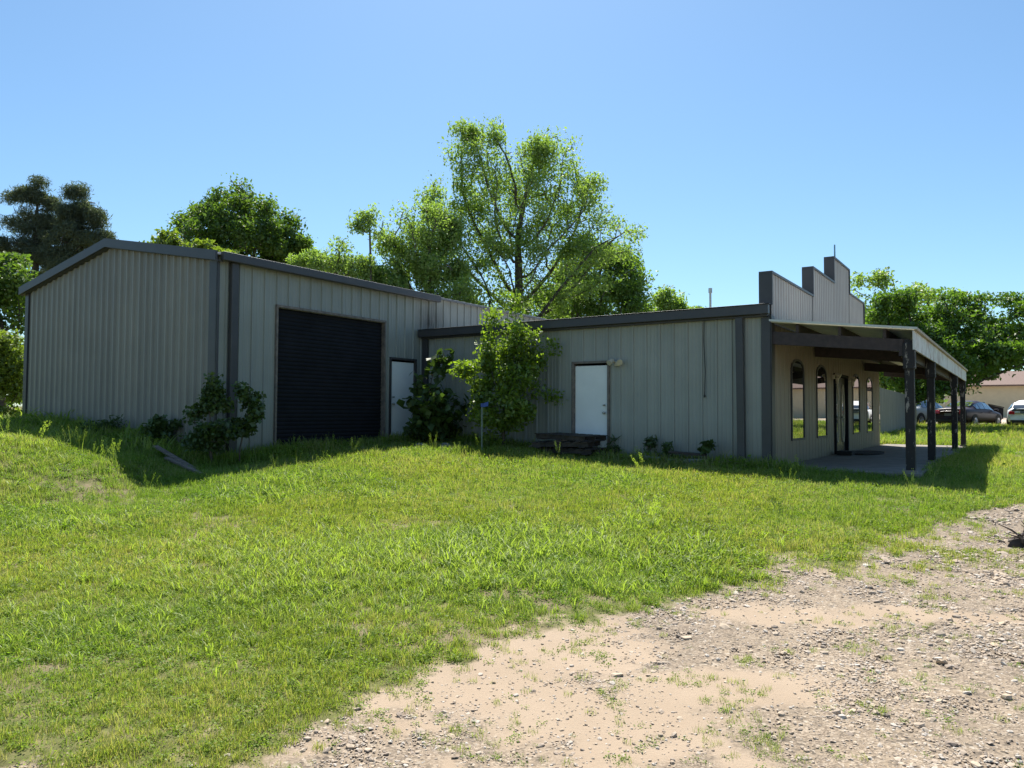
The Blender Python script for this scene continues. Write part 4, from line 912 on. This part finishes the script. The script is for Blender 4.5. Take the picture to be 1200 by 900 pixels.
def scatter(name, label, cat, meshes, pts, kind, scl, tilt=.15):
    col = bpy.data.collections.new(name+' sources')
    for i, m in enumerate(meshes): col.objects.link(bpy.data.objects.new('%s_piece.%03d' % (name, i), m))
    pm = bpy.data.meshes.new(name); n = len(pts); pm.vertices.add(n); pm.vertices.foreach_set('co', pts.ravel().astype(np.float32))
    def attr(nm, ty, arr, key): a_ = pm.attributes.new(nm, ty, 'POINT'); a_.data.foreach_set(key, arr.ravel())
    rot = np.stack([rng.normal(0, tilt, n), rng.normal(0, tilt, n), rng.uniform(0, 2*pi, n)], -1).astype(np.float32)
    attr('rot', 'FLOAT_VECTOR', rot, 'vector'); attr('scl', 'FLOAT', scl.astype(np.float32), 'value'); attr('kindi', 'INT', kind.astype(np.int32), 'value')
    o = bpy.data.objects.new(name, pm); COL.objects.link(o)
    g = bpy.data.node_groups.new(name+' scatter', 'GeometryNodeTree')
    g.interface.new_socket('Geometry', in_out='INPUT', socket_type='NodeSocketGeometry'); g.interface.new_socket('Geometry', in_out='OUTPUT', socket_type='NodeSocketGeometry')
    gi = g.nodes.new('NodeGroupInput'); go = g.nodes.new('NodeGroupOutput'); ip = g.nodes.new('GeometryNodeInstanceOnPoints'); ci = g.nodes.new('GeometryNodeCollectionInfo')
    ci.inputs['Collection'].default_value = col; ci.inputs['Separate Children'].default_value = True; ci.inputs['Reset Children'].default_value = True
    def na(nm, ty): q = g.nodes.new('GeometryNodeInputNamedAttribute'); q.data_type = ty; q.inputs['Name'].default_value = nm; return q.outputs['Attribute']
    L_ = g.links.new; L_(gi.outputs[0], ip.inputs['Points']); L_(ci.outputs[0], ip.inputs['Instance']); ip.inputs['Pick Instance'].default_value = True
    L_(na('kindi', 'INT'), ip.inputs['Instance Index'])
    er = g.nodes.new('FunctionNodeEulerToRotation'); L_(na('rot', 'FLOAT_VECTOR'), er.inputs[0]); L_(er.outputs[0], ip.inputs['Rotation'])
    cv = g.nodes.new('ShaderNodeCombineXYZ'); sv = na('scl', 'FLOAT')
    for i in range(3): L_(sv, cv.inputs[i])
    L_(cv.outputs[0], ip.inputs['Scale']); L_(ip.outputs[0], go.inputs[0])
    md = o.modifiers.new('scatter', 'NODES'); md.node_group = g
    return tag(o, label, cat, None, 'stuff')
def ring_pts(y0, y1, dens, kx=.98):
    area = kx*(y1*y1-y0*y0); n = int(area*dens); y = np.sqrt(rng.uniform(y0*y0, y1*y1, n)); x = rng.uniform(-kx, kx, n)*y; return x, y
def inside(x, y, m=.0):
    p = np.stack([x-A[0], y-A[1]], -1); a = p@u[:2]; b = p@v[:2]; i1 = (a > -m) & (a < LG+m) & (b > -m) & (b < WG+m)
    p = np.stack([x-Cc[0], y-Cc[1]], -1); a = p@u[:2]; b = p@v[:2]; i2 = (a > -m) & (a < WW+1.2+m) & (b > -PW-.05-m) & (b < LW+m)
    return i1 | i2
X_, Y_, SC = [], [], []
for y0, y1, dn, sc_ in ((2.3, 4.5, 900, .75), (4.5, 7, 620, .85), (7, 10, 360, 1.0), (10, 14, 220, 1.15), (14, 20, 110, 1.35), (20, 30, 34, 1.8), (30, 48, 12, 2.3)):
    x, y = ring_pts(y0, y1, dn); 
    if y0 >= 20: k_ = x > 8; x, y = x[k_], y[k_]
    X_.append(x); Y_.append(y); SC.append(np.full(len(x), sc_))
x = np.concatenate(X_); y = np.concatenate(Y_); sc_ = np.concatenate(SC)
Dm = dirt(x, y)*(y < 30); nz = fbm(x, y, .55, 4, 60); nz2 = fbm(x, y, 2.2, 3, 61)
tuft = sm((fbm(x, y, 3.4, 3, 71)-.58)/.09)*(.22+.35*sm((y-6.3)/1.5))*(.35+.65*(1-sandy(x, y))+.3*(x < 1.5))
prob = np.clip(1-Dm, 0, 1)**1.5*np.where(nz2 < .36, .55, 1)+Dm*tuft+Dm*.02; prob *= 1-.72*bare(x, y)
prob *= (1-lot(x, y))
keep = (rng.random(len(x)) < prob) & ~inside(x, y, .02)
x, y, sc_, Dm, nz, nz2 = (q[keep] for q in (x, y, sc_, Dm, nz, nz2))
n = len(x); kind = np.zeros(n, int); r = rng.random(n)+.25*sm((nz-.5)/.15)*(y < 13)
kind = np.where(r < .62, rng.integers(0, 4, n), kind)             # fine grass
kind = np.where((r >= .62), 4+rng.integers(0, 2, n), kind)        # clover-like
bz_ = np.exp(-((x+1.3)/2.4)**2-((y-7.2)/1.4)**2)*.55+sm((nz-.56)/.1)*.12*(x < 2)*(y < 15)+sm((-6-x)/2)*.12
kind = np.where((rng.random(n) < bz_) & (Dm < .4), 6+rng.integers(0, 2, n), kind)
tall = (rng.random(n) < .0015+.035*np.exp(-((x+7.8)/1.5)**2-((y-13.2)/1.6)**2)+.003*(y > 14)*(x < 8)) & (Dm < .3) & (y > 6.5)
kind = np.where(tall, 8, kind)
wallp = np.minimum(np.abs((x-Cc[0])*u[0]+(y-Cc[1])*u[1]), 9)
scl = sc_*rng.uniform(.65, 1.25, n)*(.62+.75*nz)*(1-.35*Dm)*np.where(y > 11, 1+.35*sm((y-11)/3), 1)
nearw = inside(x, y, .7) & (y < 26) & ~((x > Cc[0]+.2))
scl *= np.where(nearw, 1.7, 1)
scl *= np.where((kind == 6) | (kind == 7), .95, 1)*np.where((y < 6.2), .8, 1)
scl = np.where(kind == 8, np.minimum(scl, 1.2), scl)
pts = np.stack([x, y, gz(x, y)+(fbm(x, y, .7, 3, 40)-.5)*.06*(1-slabmask(x, y))-.018*Dm-.008], -1)
src = [clump_mesh('grass_blades', 26, .115, .0052, .075, F_grass, .55) for _ in range(4)]+[clump_mesh('clover', 34, .055, .012, .09, F_weed, leafy=True) for _ in range(2)] + \
      [clump_mesh('broad_grass', 9, .19, .014, .05, F_broad, .9, 4) for _ in range(2)]+[clump_mesh('seed_grass', 5, .42, .004, .04, F_broad, .25, 4, seeds=True)]
scatter('lawn_grass', 'uneven sunlit lawn of short grass, clover and broad-bladed tufts', 'grass', src, pts, kind, scl)
print('grass', n)
# tall stalks by the left mound
rk = rockmat(); stn = [stone_mesh('stone', 100+i, rk) for i in range(7)]
X_, Y_, SC = [], [], []
for y0, y1, dn, a_ in ((2.3, 4.5, 4200, .0064), (4.5, 7, 2300, .008), (7, 10, 950, .0105), (10, 14, 200, .015), (14, 24, 30, .02)):
    x, y = ring_pts(y0, y1, dn, .85); X_.append(x); Y_.append(y); SC.append(np.full(len(x), a_))
x = np.concatenate(X_); y = np.concatenate(Y_); sc_ = np.concatenate(SC); Dm = dirt(x, y); sn = sandy(x, y); cl = fbm(x, y, 1.6, 3, 90)
prob = Dm**2*(1-.86*sn)*(.25+1.1*sm((cl-.35)/.3)); keep = (rng.random(len(x)) < prob) & ~inside(x, y, .1); x, y, sc_, cl = x[keep], y[keep], sc_[keep], cl[keep]; n = len(x)
scl = sc_*rng.lognormal(0, .42, n)*(1+.7*sm((x-2)/3)*sm((cl-.5)/.2)); big = rng.random(n) < np.where(x > 1.6, .03, .012); scl = np.where(big, scl*2.3, scl); scl = np.minimum(scl, .05)
pts = np.stack([x, y, gz(x, y)+(fbm(x, y, .7, 3, 40)-.5)*.06-.018*dirt(x, y)+scl*.12], -1)
scatter('gravel_stones', 'loose grey and tan gravel scattered over the bare dirt', 'gravel', stn, pts, rng.integers(0, 7, n), scl, .25)
print('stones', n)
for o in bpy.data.objects:
    if '_w' in o: del o['_w']
